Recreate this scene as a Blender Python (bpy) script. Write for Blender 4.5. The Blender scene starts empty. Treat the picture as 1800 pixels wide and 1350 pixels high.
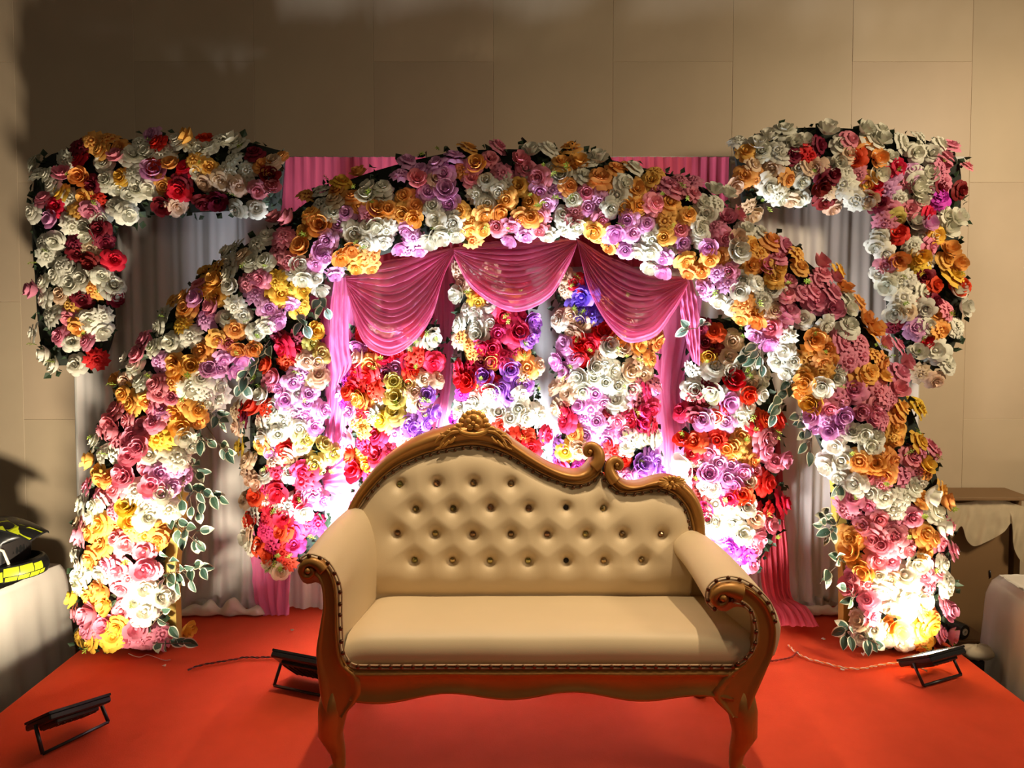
import bpy, math, random
import numpy as np
from mathutils import Vector, Matrix, noise
PI = math.pi
rnd = random.Random(7)
SC = bpy.context.scene
COL = SC.collection

# ------------------------------------------------------------------ camera
F, CX, CY = 1247.0, 900.0, 599.0            # focal length and principal point in pixels of the 1800 x 1350 frame
CAMZ, PITCH = 1.43, math.radians(2.25)
cd = bpy.data.cameras.new('camera'); cam = bpy.data.objects.new('camera', cd); COL.objects.link(cam)
cam.location = (0, 0, CAMZ); cam.rotation_euler = (PI/2 - PITCH, 0, 0)
cd.sensor_width = 36; cd.lens = F/1800*36; cd.shift_y = -(675-CY)/1800; cd.clip_start = 0.05
SC.camera = cam

# ------------------------------------------------------------------ light and exposure
SC.view_settings.view_transform = 'Standard'; SC.view_settings.look = 'None'
SC.view_settings.gamma = 1; SC.view_settings.use_curve_mapping = False
SC.view_settings.exposure = 0.0
w = bpy.data.worlds.new('hall'); SC.world = w; w.use_nodes = True
w.node_tree.nodes['Background'].inputs[0].default_value = (1.0, 0.80, 0.58, 1)
w.node_tree.nodes['Background'].inputs[1].default_value = 0.045

def area(name, loc, target, size, power, color, spread=180, size_y=None):
    l = bpy.data.lights.new(name, 'AREA'); l.energy = power; l.color = color; l.size = size; l.spread = math.radians(spread)
    if size_y: l.shape = 'RECTANGLE'; l.size_y = size_y
    o = bpy.data.objects.new(name, l); COL.objects.link(o); o.location = loc
    o.rotation_euler = (Vector(target)-Vector(loc)).to_track_quat('-Z', 'Y').to_euler()
    return o
def spot(name, loc, target, power, color, angle, blend, radius):
    l = bpy.data.lights.new(name, 'SPOT'); l.energy = power; l.color = color; l.spot_size = math.radians(angle)
    l.spot_blend = blend; l.shadow_soft_size = radius
    o = bpy.data.objects.new(name, l); COL.objects.link(o); o.location = loc
    o.rotation_euler = (Vector(target)-Vector(loc)).to_track_quat('-Z', 'Y').to_euler()
    return o
WARM = (1.0, 0.80, 0.54); COOL = (0.80, 0.88, 1.0); WARMW = (1.0, 0.86, 0.64)
# ceiling downlights of the hall over the sofa, then two added fill lamps
spot('downlight', (-0.55, 2.34, 3.3), (-0.12, 2.40, 0.4), 200, WARM, 44, 0.7, 0.05)
spot('downlight', (0.95, 2.30, 3.3), (0.25, 2.40, 0.4), 200, WARM, 44, 0.7, 0.05)
area('right_wall_fill', (3.1, 1.2, 2.7), (2.0, 3.6, 1.2), 0.6, 36, WARM, 110)  # unseen area lamp at upper right, added to lighten the right wall
area('front_fill', (0.3, -1.5, 3.4), (0, 3.0, 1.0), 1.2, 12, WARM)  # added frontal fill that lifts the upper roses, no fixture of the hall

# ------------------------------------------------------------------ helpers
def P(px, py, Y):
    """the point on the plane y = Y that the camera sees at a pixel of the 1800 x 1350 frame"""
    a = (px-CX)/F; b = -(py-CY)/F
    dy = math.cos(PITCH) + b*math.sin(PITCH); dz = -math.sin(PITCH) + b*math.cos(PITCH)
    t = Y/dy
    return Vector((a*t, Y, CAMZ + dz*t))
def PF(px, py, z=0.0):
    a = (px-CX)/F; b = -(py-CY)/F
    dy = math.cos(PITCH) + b*math.sin(PITCH); dz = -math.sin(PITCH) + b*math.cos(PITCH)
    t = (z-CAMZ)/dz
    return Vector((a*t, dy*t, z))
def catmull(pts, n):
    p = np.array(pts, float); m = len(p)
    if m == 2: p = np.vstack([p[0], (p[0]+p[1])/2, p[1]]); m = 3
    d = np.r_[0, np.cumsum(np.sqrt(((p[1:]-p[:-1])**2).sum(1)))]; d /= d[-1]
    tan = np.zeros_like(p)
    for i in range(m):
        a, b = max(i-1, 0), min(i+1, m-1); tan[i] = (p[b]-p[a])/max(d[b]-d[a], 1e-9)
    out = []
    for t in np.linspace(0, 1, n):
        i = min(max(np.searchsorted(d, t, side='right')-1, 0), m-2); h = d[i+1]-d[i]; s = (t-d[i])/h
        out.append((2*s**3-3*s**2+1)*p[i] + (s**3-2*s**2+s)*h*tan[i] + (-2*s**3+3*s**2)*p[i+1] + (s**3-s**2)*h*tan[i+1])
    return np.array(out)

class MB:
    def __init__(s): s.v = []; s.f = []; s.mi = []
    def add(s, v, f, m=0):
        o = len(s.v); s.v += [tuple(x) for x in v]; s.f += [tuple(i+o for i in q) for q in f]; s.mi += [m]*len(f); return s
    def grid(s, rows, m=0, closed=False):
        n = len(rows[0]); v = [x for r in rows for x in r]; f = []
        for j in range(len(rows)-1):
            for i in range(n if closed else n-1):
                k = (i+1) % n; f.append((j*n+i, j*n+k, (j+1)*n+k, (j+1)*n+i))
        return s.add(v, f, m)
    def box(s, c, d, m=0, R=None, bev=0.0):
        x, y, z = d[0]/2, d[1]/2, d[2]/2; b = min(bev, x*.9, y*.9, z*.9)
        c = Vector(c)
        if b <= 0:
            v = [(sx*x, sy*y, sz*z) for sz in (-1, 1) for sy in (-1, 1) for sx in (-1, 1)]
            f = [(0,2,3,1),(4,5,7,6),(0,1,5,4),(2,6,7,3),(0,4,6,2),(1,3,7,5)]
        else:
            v = []; 
            for sz in (-1, 1):
                for sy in (-1, 1):
                    for sx in (-1, 1):
                        v += [(sx*x, sy*(y-b), sz*(z-b)), (sx*(x-b), sy*y, sz*(z-b)), (sx*(x-b), sy*(y-b), sz*z)]
            I = lambda sx, sy, sz, k: ((sz > 0)*4+(sy > 0)*2+(sx > 0))*3+k
            f = []
            for a in (-1, 1):
                f.append([I(a,-1,-1,0), I(a,1,-1,0), I(a,1,1,0), I(a,-1,1,0)][::a])
                f.append([I(-1,a,-1,1), I(1,a,-1,1), I(1,a,1,1), I(-1,a,1,1)][::-a])
                f.append([I(-1,-1,a,2), I(1,-1,a,2), I(1,1,a,2), I(-1,1,a,2)][::a])
                for c2 in (-1, 1):
                    f.append([I(a,c2,-1,0), I(a,c2,-1,1), I(a,c2,1,1), I(a,c2,1,0)][::-a*c2])
                    f.append([I(a,-1,c2,0), I(a,-1,c2,2), I(a,1,c2,2), I(a,1,c2,0)][::a*c2])
                    f.append([I(-1,a,c2,1), I(-1,a,c2,2), I(1,a,c2,2), I(1,a,c2,1)][::-a*c2])
                    for e in (-1, 1): f.append([I(a,c2,e,0), I(a,c2,e,1), I(a,c2,e,2)][::a*c2*e])
        v = [Vector(q) for q in v]
        if R: v = [R @ q for q in v]
        return s.add([q+c for q in v], f, m)
    def tube(s, pts, r, n=8, m=0, caps=True):
        pts = [Vector(p) for p in pts]; k = len(pts); rr = r if isinstance(r, (list, tuple, np.ndarray)) else [r]*k
        rows = []; up = None
        for i in range(k):
            t = (pts[min(i+1, k-1)]-pts[max(i-1, 0)])
            if t.length < 1e-9: t = Vector((0, 0, 1))
            t.normalize()
            if up is None: up = Vector((0, 0, 1)) if abs(t.z) < .9 else Vector((1, 0, 0))
            a = up - t*up.dot(t)
            if a.length < 1e-6: a = t.orthogonal()
            a.normalize(); b = t.cross(a); up = a
            rows.append([pts[i]+(a*math.cos(2*PI*q/n)+b*math.sin(2*PI*q/n))*rr[i] for q in range(n)])
        s.grid(rows, m, True)
        if caps:
            o = len(s.v)
            s.add([], []); base = o-k*n
            s.f += [tuple(base+q for q in range(n))[::-1], tuple(base+(k-1)*n+q for q in range(n))]; s.mi += [m, m]
        return s
    def ball(s, c, r, nu=8, nv=5, m=0, sc=(1, 1, 1)):
        rows = [[(c[0]+r*sc[0]*math.sin(PI*j/nv)*math.cos(2*PI*i/nu), c[1]+r*sc[1]*math.sin(PI*j/nv)*math.sin(2*PI*i/nu), c[2]+r*sc[2]*math.cos(PI*j/nv)) for i in range(nu)] for j in range(nv+1)]
        return s.grid(rows, m, True)
    def mesh(s, name, mats, smooth=True):
        me = bpy.data.meshes.new(name); me.from_pydata([tuple(x) for x in s.v], [], s.f)
        for mt in (mats if isinstance(mats, (list, tuple)) else [mats]): me.materials.append(mt)
        if any(s.mi): me.polygons.foreach_set('material_index', s.mi)
        if smooth: me.polygons.foreach_set('use_smooth', [True]*len(me.polygons))
        me.update(); return me
    def build(s, name, mats, parent=None, smooth=True, **tags):
        return link(name, s.mesh(name, mats, smooth), parent, **tags)
def link(name, me, parent=None, label=None, cat=None, group=None, kind=None):
    o = bpy.data.objects.new(name, me); COL.objects.link(o); o.parent = parent
    if label: o['label'] = label
    if cat: o['category'] = cat
    if group: o['group'] = group
    if kind: o['kind'] = kind
    return o
def thing(name, label, cat, loc=(0, 0, 0), group=None):
    o = link(name, None, None, label, cat, group); o.location = loc
    o.empty_display_size = .1
    return o
def adopt(o, parent):
    """parent a mesh built in world coordinates to a thing that stands somewhere"""
    o.parent = parent; o.matrix_parent_inverse = Matrix.Translation(-parent.location); return o

# ------------------------------------------------------------------ materials
def mat(name, color, rough=.6, metal=0.0, var=0.0, scale=6.0, bump=0.0, bscale=60.0, trans=0.0, alpha=1.0, spec=.5, rand=0.0, coat=0.0, sheen=0.0, stretch=None):
    m = bpy.data.materials.new(name); m.use_nodes = True; nt = m.node_tree; N = nt.nodes; L = nt.links
    b = N['Principled BSDF']; out = N['Material Output']
    b.inputs['Roughness'].default_value = rough; b.inputs['Metallic'].default_value = metal
    b.inputs['Specular IOR Level'].default_value = spec; b.inputs['Base Color'].default_value = (*color, 1)
    b.inputs['Coat Weight'].default_value = coat; b.inputs['Sheen Weight'].default_value = sheen
    csock = None
    tc = N.new('ShaderNodeTexCoord'); vec = tc.outputs['Object']
    if stretch:
        mp = N.new('ShaderNodeMapping'); mp.inputs['Scale'].default_value = stretch; L.new(vec, mp.inputs[0]); vec = mp.outputs[0]
    if var > 0:
        n = N.new('ShaderNodeTexNoise'); n.inputs['Scale'].default_value = scale; n.inputs['Detail'].default_value = 5; L.new(vec, n.inputs['Vector'])
        mx = N.new('ShaderNodeMix'); mx.data_type = 'RGBA'
        mx.inputs[6].default_value = (*[c*(1-var) for c in color], 1); mx.inputs[7].default_value = (*[min(1, c*(1+var)) for c in color], 1)
        L.new(n.outputs['Fac'], mx.inputs[0]); csock = mx.outputs[2]
    if rand > 0:
        oi = N.new('ShaderNodeObjectInfo'); hs = N.new('ShaderNodeHueSaturation')
        a = N.new('ShaderNodeMapRange'); a.inputs[3].default_value = .5-rand*.10; a.inputs[4].default_value = .5+rand*.10; L.new(oi.outputs['Random'], a.inputs[0])
        mu = N.new('ShaderNodeMath'); mu.operation = 'MULTIPLY'; mu.inputs[1].default_value = 7.31; L.new(oi.outputs['Random'], mu.inputs[0])
        fr = N.new('ShaderNodeMath'); fr.operation = 'FRACT'; L.new(mu.outputs[0], fr.inputs[0])
        c = N.new('ShaderNodeMapRange'); c.inputs[3].default_value = 1-rand; c.inputs[4].default_value = 1+rand*.5; L.new(fr.outputs[0], c.inputs[0])
        L.new(a.outputs[0], hs.inputs['Hue']); L.new(c.outputs[0], hs.inputs['Value'])
        if csock: L.new(csock, hs.inputs['Color'])
        else: hs.inputs['Color'].default_value = (*color, 1)
        csock = hs.outputs[0]
    if csock: L.new(csock, b.inputs['Base Color'])
    if bump > 0:
        n2 = N.new('ShaderNodeTexNoise'); n2.inputs['Scale'].default_value = bscale; n2.inputs['Detail'].default_value = 4; L.new(vec, n2.inputs['Vector'])
        bp = N.new('ShaderNodeBump'); bp.inputs['Strength'].default_value = bump; bp.inputs['Distance'].default_value = .004
        L.new(n2.outputs['Fac'], bp.inputs['Height']); L.new(bp.outputs[0], b.inputs['Normal'])
    sh = b.outputs[0]
    if trans > 0:
        t = N.new('ShaderNodeBsdfTranslucent'); ms = N.new('ShaderNodeMixShader'); ms.inputs[0].default_value = trans
        if csock: L.new(csock, t.inputs[0])
        else: t.inputs[0].default_value = (*color, 1)
        L.new(sh, ms.inputs[1]); L.new(t.outputs[0], ms.inputs[2]); sh = ms.outputs[0]
    if alpha < 1:
        t = N.new('ShaderNodeBsdfTransparent'); ms = N.new('ShaderNodeMixShader'); ms.inputs[0].default_value = alpha
        L.new(t.outputs[0], ms.inputs[1]); L.new(sh, ms.inputs[2]); sh = ms.outputs[0]
    L.new(sh, out.inputs[0])
    return m
def emit(name, color, strength):
    m = bpy.data.materials.new(name); m.use_nodes = True; b = m.node_tree.nodes['Principled BSDF']
    b.inputs['Base Color'].default_value = (*color, 1); b.inputs['Emission Color'].default_value = (*color, 1); b.inputs['Emission Strength'].default_value = strength
    return m
M = dict(
    tile=mat('wall_tile', (.47, .365, .25), .45, var=.16, scale=2.2, rand=.05, spec=.3),
    grout=mat('grout', (.60, .49, .36), .8, var=.1),
    hallfloor=mat('hall_floor', (.10, .075, .06), .5, var=.2),
    carpet=mat('red_carpet', (.54, .062, .022), .95, var=.13, scale=9, bump=.25, bscale=220, spec=.1),
    stage=mat('stage_side', (.03, .022, .02), .7, var=.2),
    white=mat('white_fabric', (.72, .68, .66), .9, var=.05, scale=3, trans=.25, spec=.15),
    whitecloth=mat('white_cotton', (.70, .64, .56), .9, var=.06, scale=5, bump=.15, bscale=25, spec=.15),
    sheerpink=mat('sheer_pink_net', (.95, .27, .52), .8, var=.06, scale=8, trans=.45, alpha=.72, spec=.2),
    pink=mat('pink_fabric', (.93, .24, .50), .85, var=.08, scale=5, trans=.3, alpha=.93, spec=.2),
    valance=mat('rose_net', (.60, .09, .15), .9, var=.2, scale=12, trans=.2, spec=.1, stretch=(4, 4, .6)),
    coral=mat('coral_net', (.85, .12, .17), .85, var=.08, scale=6, trans=.3, alpha=.94, spec=.2),
    pipe=mat('white_pipe', (.6, .58, .54), .4),
    board=mat('yellow_board', (.50, .35, .06), .6, var=.12, scale=5),
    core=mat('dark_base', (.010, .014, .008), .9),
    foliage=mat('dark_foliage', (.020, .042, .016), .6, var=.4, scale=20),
    lime=mat('lime_green', (.30, .42, .05), .6, rand=.15, trans=.2),
    leaf=mat('leaf_green', (.035, .085, .055), .5, var=.2, scale=30, rand=.25),
    leafrim=mat('leaf_margin', (.62, .62, .46), .6),
    stem=mat('brown_stem', (.09, .055, .03), .7),
    gold=mat('bronze_gold_paint', (.36, .165, .035), .42, metal=.45, var=.18, scale=14, bump=.05, bscale=90, spec=.5),
    goldlite=mat('gold_leaf_paint', (.46, .22, .045), .38, metal=.45, var=.15, scale=20),
    leather=mat('beige_leatherette', (.56, .43, .26), .52, var=.04, scale=7, bump=.06, bscale=300, spec=.35),
    gimp=mat('beige_braid', (.45, .30, .16), .5),
    nail=mat('bronze_nail', (.16, .07, .035), .28, metal=.8),
    crystal=mat('gold_crystal', (.42, .30, .13), .12, metal=.75, rand=.5),
    hole=mat('dark_hole', (.015, .01, .008), .9),
    black=mat('black_plastic', (.012, .012, .012), .35),
    grey=mat('grey_metal', (.05, .05, .05), .4, metal=.3),
    lens=emit('lamp_glass', (1, .96, .88), 6.0),
    neon=mat('neon_yellow', (.62, .72, .02), .4),
    brown=mat('brown_board', (.19, .105, .042), .6, var=.12, scale=3),
    damask=mat('damask_cloth', (.52, .42, .27), .9, var=.22, scale=16, trans=.15),
    cream=mat('cream_cloth', (.58, .50, .36), .9, var=.1),
    wirered=mat('red_wire', (.25, .02, .01), .5), wireorange=mat('orange_wire', (.85, .25, .05), .5), wirewhite=mat('white_wire', (.8, .7, .55), .5),
)
# ------------------------------------------------------------------ setting: tiled wall, hall floor, stage
WALLY = 3.61
STZ = -0.5
z0 = P(900, 109, WALLY).z; x0 = P(240, 300, WALLY).x
wall = MB().box((0, WALLY+.0485, 1.6), (9, .1, 4.4)).build('wall_back', M['grout'], None, False, kind='structure')
tile_me = MB().box((0, 0, 0), (.5988, .014, 1.1988), bev=.0012).mesh('tile', M['tile'], False)
for k in range(-4, 10):
    X = x0 + .6*k + .3
    zz = z0 + (0 if k % 2 == 0 else -.6)
    for j in range(-3, 3):
        c = zz + .6 + 1.2*j
        if c-.6 > 3.75 or c+.6 < -.55: continue
        t = link('tile', tile_me, wall); t.location = (X, WALLY+.003+.0012*noise.random(), c)
MB().box((0, 1.2, STZ-.05), (9, 7, .1)).build('floor', M['hallfloor'], None, False, kind='structure')
SX0, SX1, SY0, SY1 = -1.833, 1.885, 0.9, 3.52
st = thing('stage_platform', 'low stage platform with dark sides under the red carpet', 'stage', ((SX0+SX1)/2, (SY0+SY1)/2, STZ))
adopt(MB().box(((SX0+SX1)/2, (SY0+SY1)/2, -.045), (SX1-SX0, SY1-SY0, .06)).build('deck', M['stage'], smooth=False), st)
for yy in (SY0+.02, SY1-.02):
    adopt(MB().box(((SX0+SX1)/2, yy, -.288), (SX1-SX0-.04, .03, .42)).build('fascia', M['stage'], smooth=False), st)
for xx in (SX0+.02, SX1-.02):
    adopt(MB().box((xx, (SY0+SY1)/2, -.288), (.03, SY1-SY0-.1, .42)).build('fascia', M['stage'], smooth=False), st)
rows = []
nx, ny = 60, 40
for j in range(ny+1):
    r = []
    for i in range(nx+1):
        x = SX0-.004+(SX1-SX0+.008)*i/nx; y = SY0+(SY1-SY0)*j/ny
        r.append((x, y, -.004+.0025*noise.noise((x*2.2, y*2.2, 0))))
    rows.append(r)
cb = MB().grid(rows)
low = [[(x, y, -.013) for x, y, z in r] for r in rows]
cb.grid(low[::-1])
for r, l in ((rows[0], low[0]), (rows[-1], low[-1]), ([q[0] for q in rows], [q[0] for q in low]), ([q[-1] for q in rows], [q[-1] for q in low])): cb.grid([r, l])
cb.build('carpet', M['carpet'], label='bright red carpet covering the stage under the sofa', cat='carpet')

# ------------------------------------------------------------------ backdrop: pipes, curtains, drapes
CURY = 3.388
bs = thing('backdrop_stand', 'white pipe stand that carries the curtains behind the flowers', 'stand', (0, CURY+.05, 0))
ztop = P(1290, 273, CURY).z
for px in (128, 492, 1278, 1618):
    X = P(px, 300, CURY+.075).x
    adopt(MB().tube([(X, CURY+.075, 0), (X, CURY+.075, ztop)], .016, 10).build('post', M['pipe']), bs)
adopt(MB().tube([(P(120, 300, CURY+.05).x, CURY+.075, ztop), (P(1700, 300, CURY+.05).x, CURY+.075, ztop)], .012, 10).build('crossbar', M['pipe']), bs)

def curtain(name, m, px0, px1, ptop, Y, label, n, amp, seed, zbot=.0, flare=0.0, gather=0.0, nu=200, nv=60, pool=0.0, ptop1=None):
    a = P(px0, ptop, Y); b = P(px1, ptop1 or ptop, Y); rows = []
    for j in range(nv+1):
        v = j/nv; r = []
        for i in range(nu+1):
            u = i/nu
            x = a.x+(b.x-a.x)*u; zt = a.z+(b.z-a.z)*u
            x += flare*(u-.5)*v*v
            ph = 2*PI*n*u + 1.6*noise.noise((u*5, v*1.2, seed)) + 2.0*noise.noise((u*11, .3*v, seed+9))
            d = amp*(.35+.65*v)*(math.sin(ph)+.5*math.sin(2.3*ph+seed)) + .5*amp*noise.noise((u*8, v*3, seed+3))
            if gather: d *= 1+gather*math.exp(-v*14)
            z = zt+(zbot-zt)*v
            y = Y + d
            if pool and v > .84:
                t = (v-.84)/.16; k = (.8+.9*noise.noise((u*6, 2, seed)))*max(0, min(1, (1-u)*7-.2, u*9))
                zt2 = zt+(zbot-zt)*.84
                y -= pool*k*(math.sin(t*PI*.5)**1.5) - .02*math.sin(u*70+4*noise.noise((u*9, t*2, seed)))*t
                z = zt2*(1-min(1, t*1.7))**1.2 + .085*k*max(0, math.sin(PI*min(1, max(0, (t-.3)/.7))))*(.6+.6*noise.noise((u*13, t*3, seed+2))) + .004
            r.append((x, y, z))
        rows.append(r)
    return MB().grid(rows).build(name, M[m], label=label, cat='curtain')
cur_l = curtain('white_curtain', 'white', 127, 492, 288, CURY+.02, 'long white curtain behind the left leg of the flower arch', 7, .014, 1, pool=.05)
curtain('white_curtain', 'white', 496, 1284, 330, CURY, 'wide white curtain behind the sofa and the hanging flower panels', 22, .013, 5)
cur_r = curtain('white_curtain', 'white', 1286, 1622, 288, CURY+.02, 'long white curtain behind the right leg of the flower arch', 8, .014, 8, pool=.05)
curtain('pink_valance_curtain', 'valance', 488, 1281, 276, CURY-.045, 'dull rose net curtain showing above the arch, against the wall', 46, .010, 12, zbot=P(900, 470, CURY).z, gather=.6, nu=300, nv=12)

def loft(name, m, curves, label, cat, n=60, mrows=40, folds=0, amp=.01, seed=0, dirv='y', fpow=.5, parent=None, along='v', jit=.0):
    """cloth stretched over a family of hand-placed curves (px, py, Y), pleated between them"""
    cs = [catmull(c, n) for c in curves]; rows = []
    A = np.array(cs)
    for j in range(n):
        rows.append(catmull(A[:, j, :], mrows))
    out = []
    for j in range(n):
        u = j/(n-1); r = []
        for i in range(mrows):
            v = i/(mrows-1); px, py, Y = rows[j][i]
            p = P(px, py, Y)
            t = v if along == 'v' else u; q = u if along == 'v' else v
            env = max(0.0, 4*q*(1-q))**fpow*.9+.1
            ph = 2*PI*folds*t + 1.5*noise.noise((q*2.5, t*4, seed)) + .8*noise.noise((q*6, t*9, seed+4))
            s = math.sin(ph); s = math.copysign(abs(s)**.7, s)
            d = amp*env*(s+.45*math.sin(2.7*ph+1)) + jit*noise.noise((q*9, t*9, seed+7))
            p.y += d; p.z += d*.55
            r.append(p)
        out.append(r)
    return MB().grid(out).build(name, M[m], label=label, cat=cat)
SWY = 3.09
# three sheer swags under the arch: curves run from the top edge to the bottom edge, each from end to end
loft('fabric_swag', 'sheerpink', [
    [(606, 486, SWY), (650, 468, SWY-.01), (720, 452, SWY-.01), (796, 436, SWY)],
    [(607, 492, SWY), (655, 520, SWY-.03), (725, 512, SWY-.03), (797, 440, SWY)],
    [(608, 497, SWY), (655, 570, SWY-.05), (735, 555, SWY-.05), (798, 443, SWY)],
    [(609, 503, SWY), (640, 598, SWY-.05), (690, 623, SWY-.06), (752, 570, SWY-.05), (782, 480, SWY-.01), (799, 446, SWY)]],
    'left of the three sheer pink swags, hung lowest under the arch', 'swag', 100, 120, 12, .017, 3)
loft('fabric_swag', 'sheerpink', [
    [(797, 436, SWY), (850, 428, SWY-.01), (930, 424, SWY-.01), (1013, 420, SWY)],
    [(797, 440, SWY), (850, 470, SWY-.03), (940, 466, SWY-.03), (1013, 424, SWY)],
    [(797, 443, SWY), (845, 505, SWY-.05), (945, 510, SWY-.05), (1014, 427, SWY)],
    [(797, 447, SWY), (830, 505, SWY-.05), (900, 546, SWY-.06), (965, 522, SWY-.05), (1000, 465, SWY-.01), (1014, 430, SWY)]],
    'middle sheer pink swag under the crown of the arch', 'swag', 100, 120, 12, .016, 6)
loft('fabric_swag', 'sheerpink', [
    [(1014, 420, SWY), (1070, 452, SWY-.01), (1140, 480, SWY-.01), (1206, 488, SWY)],
    [(1015, 424, SWY), (1060, 490, SWY-.03), (1135, 520, SWY-.03), (1207, 492, SWY)],
    [(1015, 428, SWY), (1050, 525, SWY-.05), (1130, 570, SWY-.05), (1208, 496, SWY)],
    [(1016, 432, SWY), (1040, 520, SWY-.05), (1095, 596, SWY-.06), (1150, 590, SWY-.06), (1185, 545, SWY-.02), (1209, 500, SWY)]],
    'right of the three sheer pink swags, above the fourth flower panel', 'swag', 100, 120, 12, .016, 9)
# tails and drapes: curves run across, from top to bottom
loft('fabric_tail', 'pink', [
    [(588, 488, 3.115), (612, 488, 3.115)], [(581, 540, 3.115), (612, 545, 3.10)], [(579, 610, 3.115), (614, 612, 3.10)], [(584, 655, 3.115), (618, 640, 3.10)], [(583, 690, 3.11), (604, 662, 3.10)]],
    'straight pink tail hanging from the left end of the left swag', 'drape', 24, 30, 4, .010, 2, along='u', jit=.004)
loft('fabric_tail', 'pink', [
    [(1196, 486, 3.115), (1216, 490, 3.115)], [(1194, 530, 3.115), (1228, 535, 3.10)], [(1204, 585, 3.115), (1230, 580, 3.10)], [(1212, 620, 3.115), (1230, 625, 3.10)], [(1217, 634, 3.115), (1230, 644, 3.10)]],
    'ruffled pink tail hanging from the right end of the right swag', 'drape', 30, 36, 4, .012, 4, along='u', jit=.012)
loft('pink_drape', 'pink', [
    [(545, 520, 3.329), (625, 520, 3.329)], [(550, 600, 3.324), (625, 610, 3.324)], [(565, 690, 3.319), (630, 680, 3.319)], [(560, 760, 3.314), (625, 740, 3.314)], [(550, 815, 3.329), (622, 790, 3.314)], [(545, 850, 3.304), (560, 840, 3.304)]],
    'pink drape sweeping down between the first and second flower panels', 'drape', 40, 40, 6, .014, 21, along='u')
loft('pink_drape', 'pink', [
    [(545, 842, 3.296), (600, 815, 3.329), (650, 800, 3.314)], [(546, 848, 3.304), (600, 846, 3.329), (660, 838, 3.329)], [(548, 853, 3.304), (600, 872, 3.329), (660, 880, 3.329)], [(550, 858, 3.304), (590, 882, 3.329), (640, 905, 3.329)]],
    'pink drape fanning out behind the left shoulder of the sofa back', 'drape', 50, 40, 6, .012, 25, along='v', fpow=.3)
loft('pink_drape', 'pink', [
    [(752, 440, 3.329), (800, 440, 3.329)], [(757, 560, 3.329), (799, 560, 3.329)], [(755, 680, 3.329), (792, 680, 3.329)], [(738, 765, 3.329), (778, 765, 3.329)], [(700, 840, 3.329), (770, 850, 3.329)]],
    'narrow deep pink drape between the second and third flower panels', 'drape', 30, 36, 3, .012, 31, along='u')
loft('pink_drape', 'pink', [
    [(1128, 520, 3.329), (1235, 520, 3.329)], [(1135, 600, 3.329), (1222, 600, 3.329)], [(1142, 680, 3.324), (1200, 690, 3.324)], [(1148, 760, 3.319), (1212, 755, 3.319)], [(1158, 830, 3.314), (1204, 810, 3.314)], [(1160, 900, 3.319), (1230, 880, 3.319)]],
    'long pink drape between the fourth and fifth flower panels', 'drape', 40, 44, 5, .013, 37, along='u')
loft('pink_drape', 'pink', [
    [(438, 930, 3.329), (520, 930, 3.329)], [(442, 1000, 3.324), (512, 1000, 3.324)], [(446, 1050, 3.319), (509, 1050, 3.319)], [(458, 1088, 3.314), (507, 1089, 3.314)]],
    'bright pink drape reaching the carpet under the first flower panel', 'drape', 30, 36, 4, .012, 41, along='u')
loft('coral_drape', 'coral', [
    [(1340, 690, 3.329), (1366, 690, 3.329)], [(1345, 800, 3.329), (1372, 800, 3.329)], [(1338, 900, 3.324), (1378, 900, 3.324)], [(1334, 980, 3.314), (1386, 980, 3.314)], [(1345, 1050, 3.304), (1392, 1050, 3.329)], [(1366, 1082, 3.22), (1420, 1068, 3.24)], [(1366, 1100, 3.1), (1440, 1102, 3.08)]],
    'coral net drape pooling on the carpet right of the sofa', 'drape', 50, 40, 5, .016, 45, along='u', jit=.014)

def hem_bundle(par, px0, px1, Y, r, seed):
    n, k = 60, 16; rows = []
    for i in range(n):
        u = i/(n-1); px = px0+(px1-px0)*u; c = PF(px, 1090); c.y = Y; c.x = P(px, 1090, Y).x; rr = r*(math.sin(PI*min(1, max(.02, u)))**.4)*(.8+.6*noise.noise((u*7, 1, seed)))
        row = []
        for j in range(k):
            a = 2*PI*j/k; q = rr*(1+.45*noise.noise((u*10+math.cos(a)*1.4, math.sin(a)*1.4, seed+u*5)))
            row.append((c.x, c.y+.9*q*math.cos(a)+.02*noise.noise((u*5, 9, seed)), max(.003, rr*.75+q*math.sin(a)*1.05)))
        rows.append(row)
    b = MB().grid(rows, 0, True)
    return b.build('bunched_hem', M['whitecloth'], par, label='crumpled hem of the curtain bunched on the carpet')
hem_bundle(cur_l, 308, 466, 3.31, .038, 2); hem_bundle(cur_r, 1392, 1500, 3.31, .030, 5)
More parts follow.
